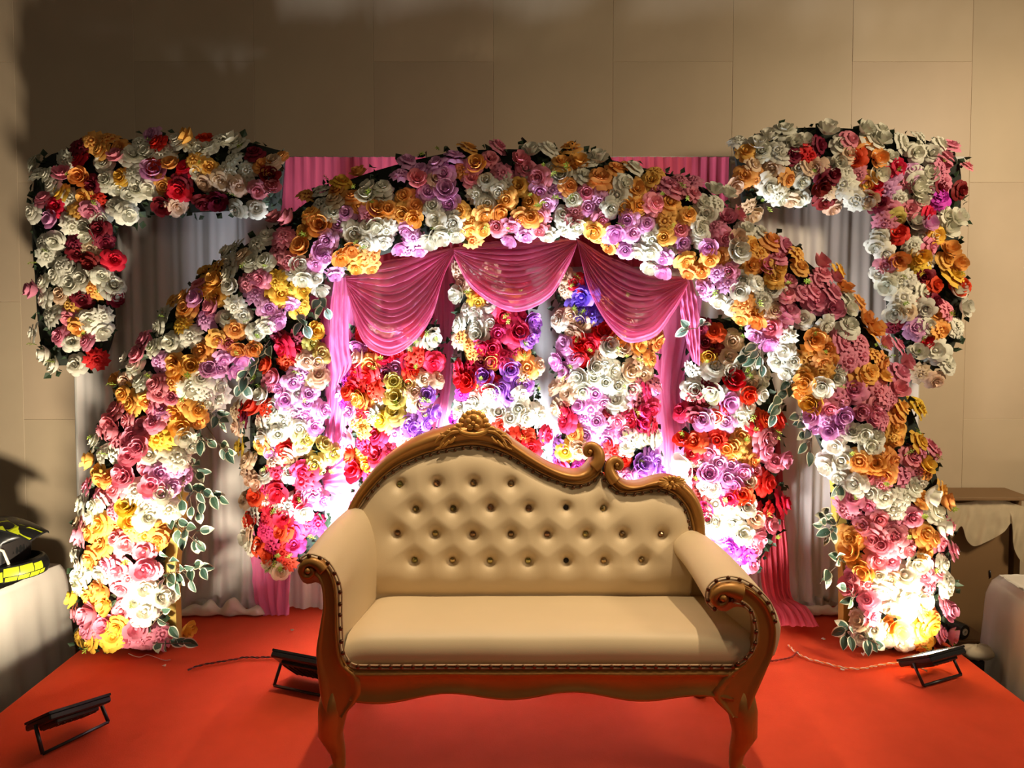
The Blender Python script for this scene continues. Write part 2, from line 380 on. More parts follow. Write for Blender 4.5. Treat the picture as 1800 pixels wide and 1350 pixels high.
# ------------------------------------------------------------------ artificial flowers
CROP = dict(A=(0, 200), B=(460, 220), C=(900, 220), D=(1280, 200), E=(0, 560), G=(460, 560), J=(900, 560), H=(1280, 560), F=(0, 850), I=(1280, 850), K=(900, 850))
CS = 520/1800
def flowers(*pairs):
    out = []
    for c, s in pairs:
        ox, oy = CROP[c]
        for t in s.split():
            k = t[0]; r = {'*': 24.5, '+': 31, '-': 13.5}.get(t[-1], 20); xy = t[1:].rstrip('*+-').split(',')
            out.append((k, ox+float(xy[0])*CS, oy+float(xy[1])*CS, r))
    return out
ARCH = flowers(
 ('A', 'p1680,640 p1760,640 p1725,740 p1675,830 w1555,785 w1630,735 w1430,800 w1380,840 c1470,855 w1525,895 w1610,895 w1390,910 o1245,960 o1310,935 o1320,1020 w1380,980 p1540,970 p1210,1030 w1410,1055 p1500,1040 o1310,1110 l1200,1130 o1050,1130 o1120,1105 o1130,1180* l1250,1245 p1300,1180 l1555,1090 y1680,1020 y1710,1095* w1425,1170 w1380,1240 w1480,1230 l1620,1190 l1680,1260 p1760,905 w1770,960 w985,1220 y1100,1270 w960,1300 w1620,1300 o1430,1310 p1580,1010 o1250,1050'),
 ('B', 'o275,415 w365,390 y490,340 o590,295 o455,395 w355,475 c440,455 o555,430 o590,495 w430,530 l515,535 l465,605 p130,665 o295,530 o255,640 o355,610* o245,745 l395,700 l350,770 w225,845 l330,850 l385,800 p165,840 w240,935 w325,930 w355,990 l445,915 y75,940 y250,1000 y250,1085 y235,1130 l45,1110 l165,1100 l95,1170 w35,1230'),
 ('B', 'w650,385 w735,370 w745,430 l845,290 l890,215 l955,265 p945,330 o865,430 o935,490 o860,540* o770,510 o700,515 o930,565 w640,430 p655,545 w560,655* w640,620 w690,610 w760,640 l880,640 l920,680 l830,740 l890,770 l955,765 w640,720 w740,720 w620,750 o545,750 o475,800 o620,820 o575,870 o665,870 o680,800 w1055,575 w1060,665* w1020,700 w1100,700 w1170,595 w1180,660 l1010,405 l1120,395* l1145,480 l1110,295 l1060,235 l1175,185* o1265,135 p1395,200 p1445,125 p1290,240 o1230,265 p1275,320 w1365,335 w1305,420 w1370,480 w1440,410 w1455,350 o1490,450 o1440,520 p1465,290 p1570,215 p1610,265 w1640,165 w1760,140 w1615,280 o1565,370 p1680,320* o1635,465 o1575,565 o1640,560 o1355,550 o1255,575 o1270,640 o1345,640 o1280,700 p1430,615 p1520,620 l1510,690 l1605,675 p1690,555 l1730,480 l1690,400 l1770,400 w1765,265 o1205,525 w1740,675 w1040,490 c1060,330 o1310,240 p1690,640'),
 ('C', 'o355,135 o310,225* o405,230 w460,205 w525,210 w300,310* w440,300 o350,370 p450,410 w370,455 l460,500 w310,540 p385,525 w320,640* w390,610 p365,575 l530,460 o540,310* o640,260 o690,240 w750,255 o885,280 o850,330 w680,320 w690,355 o760,385* o570,395 w640,430* w600,510 o700,500 o775,485 p870,475* p885,390 p990,385* p950,350 p1100,330 p1110,410 p1020,330 o965,470 w1230,400 w1310,420 w1165,470 w1180,540* w1260,480 o930,585* o1075,545 l705,575 p545,575 l820,600 l640,645 l735,655 o500,640* o520,690 w850,690* w770,780 w850,775 w840,850 o925,680 p1025,635 l1040,715 w1145,640 w1160,610 w1145,670 p1230,615 w960,760 l690,760 l620,680 o590,740 l920,880 l915,810 o1060,830 o1075,900 o1205,820 o1155,890 o1265,800 p1310,570 p1370,545 p1300,690 l1200,740 w1375,770* c1370,690 w1350,830 w1430,625 w1520,645 o1465,730 o1510,775 o1580,700* p1660,730 p1620,800 o1740,780* o1460,850* p1545,855 o1620,865* o1760,860 p1320,890 l1250,895 w1405,940* w1380,1010 w1500,960 w1590,1000 w1530,1065* p1690,945 p1675,1020 o1595,930 l1310,960 l1165,990 l1210,1050 w1260,1070 w1350,1115 o1415,1080* o1480,1130 o1395,1180 o1500,1180 p1690,1125* p1580,1230* l1480,1280 l1560,1320 w1660,1290 c1600,1130 p1770,1015 w1770,1180'),
 ('D', 'p560,910 y680,955 p550,1010 p650,1000 o700,1070 p520,1080 p640,1085* p540,1140* p635,1190* p580,970 o800,1140 w730,1120 w730,1190 o830,1250 o880,1310* w600,1290 w740,1290* p690,1340'),
 ('E', 'p870,130* w1040,145* w1160,100 w930,170 p850,225 w770,240 w815,290 l960,265 o1225,195* o1320,130 p1380,150 o1450,180 o1540,180 w1560,90 o1055,260 o1080,310 o1160,290* l1270,305 l1360,250 l1340,300 l1420,310 l1480,240 w1225,360* w1170,430* w1330,410 w1260,470 w1330,480* w1250,510 w850,370 w870,400 p950,400* p970,460 p1040,480 o1050,390 o705,375 c760,380 o750,460 o800,520* o890,500 l980,550 p920,545 p700,550* p960,590 o1060,575* o1125,530 o1205,550* o1210,630 o1095,660* p680,620 p770,620 p620,680 p700,690* p860,655* p930,630 p700,760 p780,730 p850,780* p800,720 y960,730+ w910,830* w1120,720 w1075,840* w1170,780 w1100,870 w620,810* w700,855* p800,830* w580,740 o555,865 o590,930 o610,985 o665,965 p740,940 p770,970* p885,920 l975,940* p920,1010* l1070,930 l1135,965 l1050,1020 w820,1050* p700,1035* p620,1060 p535,1010 l910,1060 w985,1070 w490,1130* w570,1145 w620,1110 p680,1175 y780,1140* y800,1220* w895,1140* w900,1210* w1030,1160* w560,1210 c480,1240 o610,1255* o690,1275 o780,1275 o540,1310 o880,1320* o985,1285* o960,1340 p490,1320'),
 ('F', 'o620,370* p765,360* p700,330 p875,410* o960,370 c480,280 p490,340 o550,470* w480,500 w480,550* p640,500 p710,520* p870,520* p920,530 w610,560* p740,640* p780,580 w880,640* w820,710* w980,690* w1030,670 w480,630* y455,700 o555,700* o640,670* o600,640 o650,740 p740,775* w880,780* p455,790 p560,800* p650,860* p520,890 p580,910* p830,880* y690,930* y710,880 y480,960* y550,980 y650,1010* p770,985* p845,960 p900,960 p985,920* y1130,905 p490,250 w450,440'),
 ('H', 'o520,130* o600,185* o495,245* o580,270 o570,320* o620,260 p700,140* p815,130 w300,260 w340,200 w400,260 w350,330 o890,90 p950,150 p1040,160 o905,220 o950,270 p735,260* p820,225* p1050,330* p1075,270 w680,310 o820,350* o870,320 o940,355 o465,340 o470,390* o440,450 o490,490 w575,410* w650,360 y515,520* p765,430* p640,480* p710,500* p620,550 p920,440* p900,520* p1000,490 p960,460 p1030,440 l700,590 p810,565 p880,590* p950,610 o1040,590 o1060,540 y1150,510* y1160,550 o1020,660* o1000,720 l520,590 l590,630 l530,660 l620,690 l680,660 w750,690* w810,690* w840,760* w650,775* w900,720 w880,780 o930,800 o1020,730 y1170,750* p1230,770 p1120,840* p1180,810 p1260,820 o800,870* o890,880* o990,870* w690,865* w600,900* w670,970 p840,950* o950,955* p1080,945* p1160,930 o1220,950 y1200,890 w770,1005* w860,1060* p930,1010 w950,1090* w1000,1160* w1080,1080* w1120,1030* w1170,1010 w1220,1080* o1180,1090 o1300,1040 o1310,1110 p760,1090* p700,1155* p850,1140 p740,1200 w1265,1175* p920,1220* p820,1260* p1120,1210* w1290,1260* p1350,1265 o740,1330* p880,1320* p1010,1270 p1010,1330 o1200,1310*'),
 ('I', 'o760,340* o750,400* o800,320 p930,370* p880,340 p1010,310* p1090,400* o1160,320 o1240,330* o1210,420 p1300,370 p1370,400 p910,470* p990,470* o770,480 o830,520* w1150,480* w1310,490 p1190,560 p1270,530* w920,560 w1070,560+ c990,580 p1240,630 w1340,590* w1340,640 p750,560 p750,630* p840,610* w930,660* w1000,660* w1090,720+ w1180,710+ p850,710 p850,760 w1000,770* w1110,790* y1200,775 o1250,820 p1330,740 p1330,770 c780,800 c810,840 p890,820 w890,890* w930,930 o1030,880* o960,860 y1240,880* y1180,900 o1180,960* y1200,1000 w980,950 w1060,970 w810,940* p1300,910 p1350,920 o1260,850'),
)
PANEL_L = flowers(
 ('A', 'o560,165 o645,145 o610,215 k490,195 w195,290 w240,355 w290,370 w315,430 w390,290 r470,270 w625,295 p715,265 o725,205 w845,170 w810,245* l920,130 r955,175 w905,240 w985,230* w1080,160 o1150,150 r1250,145 w1180,185 w1215,220 w1260,200 w1345,150 w1410,160 w1440,180 w1405,275 k1545,235 o1710,255- o1600,310 c1660,285 w1500,345 w1360,345 o1270,325 r1120,325 w1195,350 o1180,275 o1040,315 l935,355* r910,300 p380,375 o490,385 w645,405 y735,385 w800,350 w720,455 w830,455 w790,490 w905,460 o990,440 r1085,470* c1245,425 c1340,410 c1450,440 p1570,470 p1660,455 k1640,375 y360,480 w425,510 p265,510 r340,560 k560,435 o510,510 r580,530 o480,585 p555,600 w400,620 w195,600 l320,645 w440,685 w520,685 w540,740 w610,640 w700,555 w780,615 k985,560 k1240,550 k1320,530 c1080,570 w1440,585 w1560,575 k640,780 w250,780 w330,780 w285,860 r695,890 k450,800 k470,850 k540,910 c545,820 w370,920 w440,940* w340,985 w440,1040* w510,1005 w620,985 w690,1045* w260,1020 p210,1075 w265,1130 c370,1100 o420,1165 p415,1250 o470,1305 w305,1220* w540,1255* w630,1235 w620,1330* k500,1130 k690,1120 o560,1070 w200,1330 k600,700 k1100,430'),
 ('E', 'p360,105 p525,135 w290,220 w340,290 w460,280 r590,250 w440,140'))
PANEL_R = flowers(
 ('C', 'c1440,510 c1350,375 c1460,540'),
 ('D', 'w65,160 o110,225 w185,190 w205,230 w245,145 w340,100* w395,180 w320,190 w300,220 w325,250 w465,170 k560,190 w600,105* k400,250 r500,255 w690,185 p750,155 w825,100 w935,95 w890,165* w940,160 o835,225 o910,275 r770,275 c740,240 w995,260 w1070,175 w1170,140 w1150,235 w1240,240* w1300,185 p1355,190 p1330,260 w670,300 w620,310 w430,330 c490,320 c530,330 c160,310 c270,335 o100,375 o165,400 o370,400 w245,440* w450,415 w330,520 w300,500 w430,520 c380,540 k300,400 k600,400 k560,440 k640,370 w700,430* c600,470 w730,360 p785,375 o840,425 r900,440 w915,365* l985,370 r1040,320 l1120,345 p1310,310 p1300,340 p1460,315- p1320,405 w1150,410* w1220,375 w1145,450 l950,470* w1045,515 w1160,530 w1220,470 p1080,420 f1290,510 k1290,450 k1420,465 f1310,500 w770,515 w780,540 c1180,560 k590,540 c640,580 c860,520 k920,540 p985,600 p1110,580 r1230,610 g1030,640 w1130,655 l1215,670 w1390,640 w1330,620 w1340,700 p950,670 w925,750 r1035,720 w1180,750* w1130,800 p1240,810 y1270,740 w960,850 w900,810 y1160,865* w1230,890 y1160,910 o1350,830 o1330,890 o1390,910 y1375,980* o1040,890 p960,920 w920,970 w1050,1010 w970,1040 w1065,1120* w1100,1000 k1190,990 r1265,1040 w1200,1080 r1170,1150 k1260,1140 r1420,1040 w1390,1080 w1020,1210* c1090,1200 w1200,1190 o1275,1210 p1345,1190 w1430,1180 l1150,1300* w1220,1290 o1290,1305 w1400,1290 k1010,1310'),
 ('H', 'o1295,75 w1395,45 r1210,150 w1150,210 w1260,195* w1320,230 w1340,270 c1170,340 c1265,380'))
COL1 = flowers(
 ('G', 'r130,180* r215,220* r155,270 r40,285 y320,75 g310,150 g365,215 c270,260 c335,270 l240,350* l190,390 p85,360 p40,400 l110,430 c345,345 c335,390 l150,495* w220,455 w10,470 r10,545 l290,460 l275,510 w75,550* w40,600 w195,585 w140,625 l265,590 l310,560 l370,560 l230,610 l320,660 w225,670* w100,705* w20,690 w20,725 l60,810* c70,860 r150,800* c240,780 g270,730* g365,770 g435,820 g320,890* c150,850 o10,780 w20,945 w170,935 m95,950* m250,985+ m240,930 m100,1055* m20,1030 l300,1095* l370,1110 m240,1110 l320,1060 w40,1120 w160,1140* r75,1165* w250,1180 w220,1240 m30,1220 m140,1210 m340,1250 m270,1280 r120,1290* m190,1300 m20,1290 k200,140 k90,110'),
 ('E', 'r1560,540* r1450,560 k1490,600 w1580,640 c1420,560 c1440,660 y1460,780 c1500,860 c1490,930 c1520,980 c1580,1000 o1580,770 c1490,1100 r1560,1080* r1540,1220 c1500,1240 c1520,1300 w1540,1190'),
 ('F', 'r1570,370 m1640,390 r1720,420 r1640,440 c1640,480 r1740,480 c1710,530 m1600,280 r1760,390 w1520,380 w1500,330 m1790,370'))
COL2 = flowers(('G', 'l590,160 l640,190 w910,150 w1020,110* r750,220 r830,215 o660,280* c600,240 l745,280 l820,300* r890,270 r960,250* r1045,275* r920,330 r640,350* r570,330 r560,420 r670,435* r590,390 c985,370 c1075,365 g800,385 g890,395* g820,485* g805,570* c925,450 c965,520* o600,490 o620,510 c700,500 w660,590 o605,590 y730,620* o560,640 o605,690 r600,545 w720,380- v890,630* v950,660 v1000,640 v990,580 v1045,570 v960,700 v900,660 f510,375 f490,510 l500,450 l540,570 m700,710* l810,700 m600,760 m700,830+ m640,800 m830,780 m780,830 c895,755 y610,840 y645,890 r550,830 r580,930* c960,740 v1000,470 l530,740 r540,450 k760,330 r700,150 l850,100 c760,80 r620,90 r930,60 w680,30 r660,940 m760,910 c860,870 r700,1000 w800,980'))
COL3 = flowers(
 ('B', 'c1190,900 c1220,960 o1280,1000 w1200,1030 w1255,1110* w1300,1150 w1380,1080* y1315,1080 w1200,1210 w1310,1220 w1320,1280 w1380,1210 o1200,1290 m1470,1160* m1580,1160 m1440,1270* m1560,1260+ v1640,1180 v1660,1250 v1620,1300 v1670,1200 r1350,1000 w1450,980 o1540,1020 m1600,960 w1300,900 c1400,880'),
 ('G', 'w1190,50 w1290,60 w1370,30 c1200,115 v1610,130 v1660,60 w1340,100 o1260,170 o1275,220* m1400,180 m1470,220* m1540,180 m1350,170 o1595,205 o1395,255 o1615,300* c1685,280 r1190,305 r1260,300* r1265,390* r1220,370 v1355,350* v1510,310* r1350,430 r1410,400 v1550,385 v1600,410 v1460,420 v1500,465* f1220,460 v1440,440 c1610,360 w1300,500* w1395,480* w1400,440 w1580,470 w1210,540 w1440,570* w1560,545* w1350,580 w1510,610* w1600,600 w1695,580* w1270,560 w1200,580 w1610,640 f1170,600 r1460,660 r1590,690* r1560,750 r1620,740 m1735,710 r1640,790 r1500,700 r1300,700 w1220,690 m1400,760 k1340,260'))
COL4 = flowers(
 ('C', 'c320,920 c340,960 r385,960 c310,1000 b430,1040+ b400,1100 b490,1150 b440,1130 c290,1170 c360,1160 c420,1195* w280,1190 c360,1260 c410,1270 r520,1220 r560,1260* o640,1300 l310,1330 r480,1340 r420,1340 o760,1330 o890,1310 w590,1330 c700,1200 r640,1150 w760,1120 o560,1080 k640,1030'),
 ('J', 'l320,160* r400,160 r490,170* w590,170* c550,220 c670,190 o760,160 o880,150 o850,240 c790,245* l375,240 r415,245 l280,260 l330,320 w500,300 w560,290 w620,320* w500,360* w570,390 w410,350 w640,410* w430,440 c740,310 c800,340 c310,380 c260,410 c330,460 c700,330 w730,430* p780,410 m830,440 p870,380 l870,420 l505,455* l560,520 l480,550* l420,530 p780,490* w630,500* w680,550* c270,550 m330,560 m320,625* l450,600 l515,630 l590,650* m770,570* m710,620* m850,550 m780,640 m860,660 m690,600 p640,630 l450,710* l675,700 l580,745* o375,700 c400,770* c420,800 w740,740* w800,720 w690,780 w830,720 w880,730 y325,810* v270,780 v275,850 r620,810* r680,860 v790,890* v840,840 v870,870 l750,950* l690,970 f400,910 r650,920 l800,960 v880,930 k600,560 m300,920 v330,980 l450,990 r560,1000 w620,1020 l880,1000'))
COL5 = flowers(
 ('J', 'k1150,60 r1230,80 k1170,150 k1220,170 c1340,140* c1320,235* y1200,230 w1230,295* w1300,300* w1160,340 w1090,330 w1420,300 w1090,420* w1130,440 w1230,440* r1345,375* k1180,390 c1450,390 w1350,450* w1540,340 w1530,380 w1500,460 w1460,350 r1430,460 l1310,510* k1100,490 k1180,520 w1430,540* w1390,600* w1450,610* w1240,600* l1170,615* l1300,630 r1290,580 m1030,560 r1530,610 r1630,610* r1490,640 k1110,600 r1250,740* r1110,750* r1040,740 r1100,820 p1200,820* o1390,720* o1350,780* o1310,790 o1400,840 o1340,840 p1540,730* p1590,710 p1540,800* o1470,860 p1600,870 p1640,850 l1260,880* l1330,890* l1400,930 l1200,950* w1060,890+ w1100,870 p1410,920 p1480,920 k1110,950 r1450,960 r1550,1000* c1430,990 l1280,1010 l1350,1000 l1300,970 l1390,1010 r1400,1065* w1230,1040 w1180,1020 w1240,1130* m1320,1090 w1420,1150* r1480,1170 r1650,1120* r1570,1170 w1330,1170 c1480,1210 m1170,1170 w1240,1240* w1190,1230 w1340,1240 w1280,1290 w1400,1310* w1460,1290 p1540,1230 p1560,1250 p1500,1290 f1270,1330 k1140,1070'),
 ('I', 'f80,430* f30,400 p150,410 p170,330 p150,490 p230,210'),
 ('K', 'v1330,390 f1420,450 p1460,400'))

FCOL = dict(w=('white_rose', (.75, .73, .61)), o=('orange_rose', (.84, .42, .10)), y=('yellow_rose', (.80, .51, .06)), p=('pink_rose', (.74, .25, .33)),
 l=('lilac_rose', (.74, .36, .62)), r=('red_rose', (.68, .022, .016)), m=('crimson_rose', (.62, .03, .10)), v=('violet_rose', (.46, .18, .62)),
 b=('indigo_rose', (.20, .10, .60)), c=('cream_rose', (.72, .52, .35)), g=('golden_rose', (.56, .46, .12)), k=('maroon_rose', (.20, .012, .022)), f=('fuchsia_blossom', (.62, .05, .52)))
FMAT = {k: mat(n, c, .62, trans=.22, rand=.14, spec=.25, var=.06, scale=30) for k, (n, c) in FCOL.items()}
def rose_mesh(seed, kind, m):
    R = random.Random(seed); b = MB()
    if kind == 'rose':   rings = [(3, .05, .26, .60, .15), (4, .08, .50, .58, .10), (5, .12, .78, .42, -.02), (6, .15, 1.02, .16, -.12)]
    elif kind == 'full': rings = [(4, .05, .30, .62, .0), (5, .06, .55, .55, .02), (6, .08, .80, .38, -.06), (7, .10, 1.02, .10, -.16)]
    elif kind == 'cup':  rings = [(3, .05, .30, .80, .25), (4, .10, .58, .85, .18), (5, .15, .88, .62, .05)]
    else:                rings = [(5, .04, .40, .50, -.05), (6, .04, .72, .36, -.08), (7, .05, 1.04, .10, -.10)]
    for ri, (n, r0, r1, z1, curl) in enumerate(rings):
        a0 = R.uniform(0, 6.28)
        for q in range(n):
            a = a0 + 2*PI*q/n + R.uniform(-.12, .12); hw = PI/n*1.28; rr = r1*R.uniform(.92, 1.06); zz = z1*R.uniform(.9, 1.1); tw = R.uniform(-.06, .10)
            rows = []
            NV, NU = 4, 4
            for j in range(NV+1):
                v = j/NV; row = []
                for i in range(NU+1):
                    u = 2*i/NU-1
                    wv = math.sin(min(1, v*1.25+.12)*PI/2)*(1-.30*max(0, v-.7)/.3*abs(u)**1.5)
                    th = a + u*hw*wv
                    r = r0+(rr-r0)*(v**.85) ; r *= 1 - .10*abs(u)**2*v + (tw*u*v)
                    z = zz*(v**1.35) if curl >= 0 else zz*math.sin(v*PI*.62)/math.sin(PI*.62)*1.0
                    if v > .7: z += (curl-.05)*(v-.7)/.3 ; r += .05*(v-.7)/.3
                    if kind == 'ruffle' and j == NV: r += .09*(1 if i % 2 else -1); z += .06*(-1 if i % 2 else 1)
                    elif j == NV: r += R.uniform(-.03, .03); z += R.uniform(-.03, .03)
                    z -= .10*abs(u)*v*(ri/3)
                    row.append((r*math.cos(th), r*math.sin(th), z-.25))
                rows.append(row)
            b.grid(rows)
    b.ball((0, 0, .10), .16, 6, 4, sc=(1, 1, 1.6))
    return b.mesh(FCOL_NAME, m)
VAR = {}
for k, (n, c) in FCOL.items():
    FCOL_NAME = n
    kinds = ['rose', 'rose', 'full', 'cup', 'ruffle'] if k != 'f' else ['ruffle', 'ruffle', 'full']
    if k == 'b': kinds = ['ruffle', 'full']
    VAR[k] = [rose_mesh(hash((k, i)) % 1000 if False else ord(k)*10+i, kd, FMAT[k]) for i, kd in enumerate(kinds)]

class Strip:
    """the bulging body of a flower arrangement between two outlines given in pixels, standing at depth Y"""
    def __init__(s, outer, inner, Y, T, n=120):
        a = catmull([(*p,) for p in outer], n); b = catmull([(*p,) for p in inner], n)
        s.C = (a+b)/2; s.H = (a-b)/2; s.Y = Y; s.T = T; s.n = n
    def at(s, i, u, out=1.0):
        i = min(max(i, 0), s.n-1); c = s.C[i]+s.H[i]*u
        p = P(c[0], c[1], s.Y - s.T*math.sqrt(max(0, 1-min(1, abs(u))**2.4))*out); p.z = max(p.z, .003); return p
    def locate(s, px, py):
        d = ((s.C-np.array([px, py]))**2).sum(1); h2 = (s.H**2).sum(1)
        i = int(np.argmin(d/np.maximum(h2, 1)))
        best = None
        h = s.H[i]; u = float(((np.array([px, py])-s.C[i])*h).sum()/(h**2).sum())
        return i, u
leaf_f = MB()
def arrangement(name, label, strip, fl, group, board=None, nfol=700, seed=1, core=.86, loose=0.0):
    R = random.Random(seed)
    base = strip.at(strip.n//2, 0); root = thing(name, label, 'flower arch' if name == 'flower_arch' else 'flower panel', (base.x, strip.Y, 0 if name == 'flower_arch' else base.z), group)
    # dark base that carries the stems
    rows = []
    us = [-1, -.85, -.5, 0, .5, .85, 1]
    for i in range(0, strip.n, 3):
        r = [strip.at(i, u*core, .55) for u in us]
        back = [strip.at(i, u*core, 0)+Vector((0, .03, 0)) for u in us[::-1]]
        rows.append(r+back)
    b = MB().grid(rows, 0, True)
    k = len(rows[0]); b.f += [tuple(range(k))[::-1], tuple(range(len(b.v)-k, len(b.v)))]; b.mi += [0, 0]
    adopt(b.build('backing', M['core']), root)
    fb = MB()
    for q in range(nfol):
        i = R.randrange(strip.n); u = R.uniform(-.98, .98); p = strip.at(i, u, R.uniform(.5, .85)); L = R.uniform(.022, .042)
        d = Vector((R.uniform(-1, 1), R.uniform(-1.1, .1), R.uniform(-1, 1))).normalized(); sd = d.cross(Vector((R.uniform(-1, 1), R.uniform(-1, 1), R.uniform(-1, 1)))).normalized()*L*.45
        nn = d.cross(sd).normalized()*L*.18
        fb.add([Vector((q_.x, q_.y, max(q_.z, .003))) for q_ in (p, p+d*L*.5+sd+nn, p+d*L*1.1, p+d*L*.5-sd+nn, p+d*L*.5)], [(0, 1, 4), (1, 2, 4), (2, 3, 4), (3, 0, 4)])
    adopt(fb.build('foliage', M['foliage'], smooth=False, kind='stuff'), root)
    for k, px, py, r in fl:
        i, u = strip.locate(px, py); uu = max(-1, min(1, u))
        dep = strip.T*math.sqrt(max(0, 1-abs(uu)**2.4))*R.uniform(.88, 1.12)
        p = P(px, py, strip.Y-dep-.012)
        rad = r*(p.y/F)*.99*R.uniform(.92, 1.08)
        p.z = max(p.z, rad*1.22)
        h = strip.H[i]/np.hypot(*strip.H[i])
        nrm = Vector((h[0]*uu*.9, -1+.55*abs(uu)**2, -h[1]*uu*.9)) + Vector((R.gauss(0, .28), R.gauss(0, .10), R.gauss(0, .28)+.05))
        nrm.normalize()
        o = link(FCOL[k][0], R.choice(VAR[k]), root)
        q = nrm.to_track_quat('Z', 'Y'); rot = Matrix.Rotation(R.uniform(0, 6.28), 4, 'Z')
        o.matrix_basis = Matrix.Translation(p - root.location) @ q.to_matrix().to_4x4() @ rot @ Matrix.Diagonal((rad, rad, rad*R.uniform(.8, 1.05), 1))
    return root
sprig_me = None
def green_sprigs(root, strip, n, seed):
    R = random.Random(seed)
    global sprig_me
    if sprig_me is None:
        b = MB(); R2 = random.Random(3)
        b.tube([(0, 0, 0), (.1, .05, .5), (.05, .1, 1)], .03, 4)
        for q in range(14):
            z = .25+.75*q/13; a = q*2.4; d = Vector((math.cos(a), math.sin(a), .55)).normalized(); p = Vector((.08, .06, z)); L = .34; sd = d.cross(Vector((0, 0, 1))).normalized()*.07
            b.add([p, p+d*L*.6+sd, p+d*L, p+d*L*.6-sd], [(0, 1, 2, 3)])
        sprig_me = b.mesh('green_sprig', M['lime'], False)
    for q in range(n):
        i = R.randrange(strip.n); u = R.choice((-1, 1))*R.uniform(.1, 1.0); p = strip.at(i, u, 1.12); p.z = max(p.z, .05)
        o = link('green_sprig', sprig_me, root); s = R.uniform(.025, .045)
        d = Vector((R.uniform(-1, 1), -.7, R.uniform(-1, 1))).normalized()
        o.matrix_basis = Matrix.Translation(p-root.location-Vector((0, .015, 0))) @ d.to_track_quat('Z', 'Y').to_matrix().to_4x4() @ Matrix.Diagonal((s, s, s, 1))

# ---- the arch
A_OUT = [(128, 1146), (125, 1000), (140, 900), (160, 790), (200, 680), (256, 578), (324, 508), (402, 438), (484, 385), (566, 325), (680, 282), (820, 253), (1000, 256), (1150, 288), (1230, 310), (1300, 370), (1400, 430), (1480, 500), (1550, 590), (1600, 680), (1640, 780), (1680, 900), (1685, 1000), (1675, 1136)]
A_IN = [(300, 1132), (298, 1000), (310, 900), (340, 800), (360, 740), (400, 660), (450, 620), (490, 570), (540, 520), (600, 480), (650, 465), (740, 440), (830, 425), (960, 420), (1040, 425), (1130, 460), (1230, 495), (1280, 560), (1350, 620), (1390, 680), (1410, 740), (1450, 830), (1480, 930), (1490, 1010), (1490, 1130)]
ARCHY = 3.02
sa = Strip(A_OUT, A_IN, ARCHY, .11, 200)
arch = arrangement('flower_arch', 'wide arch of white, pink, orange and lilac roses standing around the sofa', sa, ARCH, None, nfol=1900, seed=11)
green_sprigs(arch, sa, 80, 5)
# plywood board behind the roses, its yellow inner edge shows by the legs
n = 90
o_ = catmull([(x+(22 if x < 900 else -22), y+26 if y < 1100 else y) for x, y in A_OUT], n); i_ = catmull([(x+((11 if y > 890 else -14) if x < 900 else (-8 if y > 890 else 14)), y+(0 if y > 800 else -16)) for x, y in A_IN], n)
rows = []
for i in range(n):
    a = P(*o_[i], ARCHY+.005); c = P(*i_[i], ARCHY+.005); D = Vector((0, .05, 0))
    if i in (0, n-1): a.z = c.z = 0.002
    rows.append([a, c, c+D, a+D])
b = MB().grid(rows, 0, True); b.f += [(3, 2, 1, 0), tuple(len(b.v)-4+q for q in range(4))]; b.mi += [0, 0]
adopt(b.build('board', M['board'], smooth=False, label='yellow painted board behind the roses'), arch)
for xx in (-1.70, 1.66):     # rear props that keep the arch upright
    adopt(MB().box((xx, ARCHY+.09, .02), (.16, .07, .036), bev=.004).build('foot', M['board'], smooth=False), arch)

# ---- the two corner panels on the curtain stand
LO = [(500, 258), (400, 233), (250, 233), (150, 246), (62, 275), (45, 380), (50, 480), (62, 600), (90, 655)]
LI = [(490, 378), (400, 380), (270, 388), (220, 398), (208, 420), (205, 470), (207, 520), (205, 590), (180, 650)]
sl = Strip(LO, LI, 3.29, .10, 120)
pl = arrangement('hanging_flower_panel', 'hanging corner of white, orange and red roses above the left curtain', sl, PANEL_L, 'corner flower panels', nfol=560, seed=21)
green_sprigs(pl, sl, 14, 6)
RO = [(1290, 245), (1370, 218), (1480, 215), (1600, 228), (1690, 265), (1700, 340), (1692, 460), (1700, 560), (1660, 660)]
RI = [(1310, 372), (1380, 362), (1450, 360), (1530, 372), (1545, 395), (1545, 440), (1552, 520), (1565, 600), (1612, 655)]
sr = Strip(RO, RI, 3.29, .10, 120)
pr = arrangement('hanging_flower_panel', 'hanging corner of white, red and peach roses above the right curtain', sr, PANEL_R, 'corner flower panels', nfol=560, seed=22)
green_sprigs(pr, sr, 16, 7)
# ---- five hanging panels behind the sofa
def column(fl, outer, inner, label, seed, Y=3.25, T=.08, nf=420):
    s = Strip(outer, inner, Y, T, 100); r = arrangement('hanging_flower_panel', label, s, fl, 'flower panels behind the sofa', nfol=nf, seed=seed, core=.80); green_sprigs(r, s, 24, seed+50); return r
column(COL1, [(455, 560), (425, 720), (428, 850), (435, 940), (478, 1005)], [(570, 560), (585, 700), (580, 830), (578, 940), (500, 1005)], 'first flower panel from the left, red and white, behind the sofa arm', 31)
column(COL2, [(612, 570), (605, 680), (610, 790), (620, 860)], [(790, 570), (775, 680), (760, 790), (740, 860)], 'second flower panel, red roses over golden and violet ones, half behind the sofa back', 32)
column(COL3, [(795, 470), (795, 600), (800, 720), (810, 800)], [(930, 470), (950, 600), (955, 720), (965, 800)], 'middle flower panel, crimson and violet roses over white ones, behind the gold crest', 33)
column(COL4, [(975, 480), (970, 620), (975, 740), (985, 850)], [(1140, 480), (1160, 620), (1160, 740), (1165, 850)], 'fourth flower panel with an indigo bloom at its top and white roses mid-height', 34)
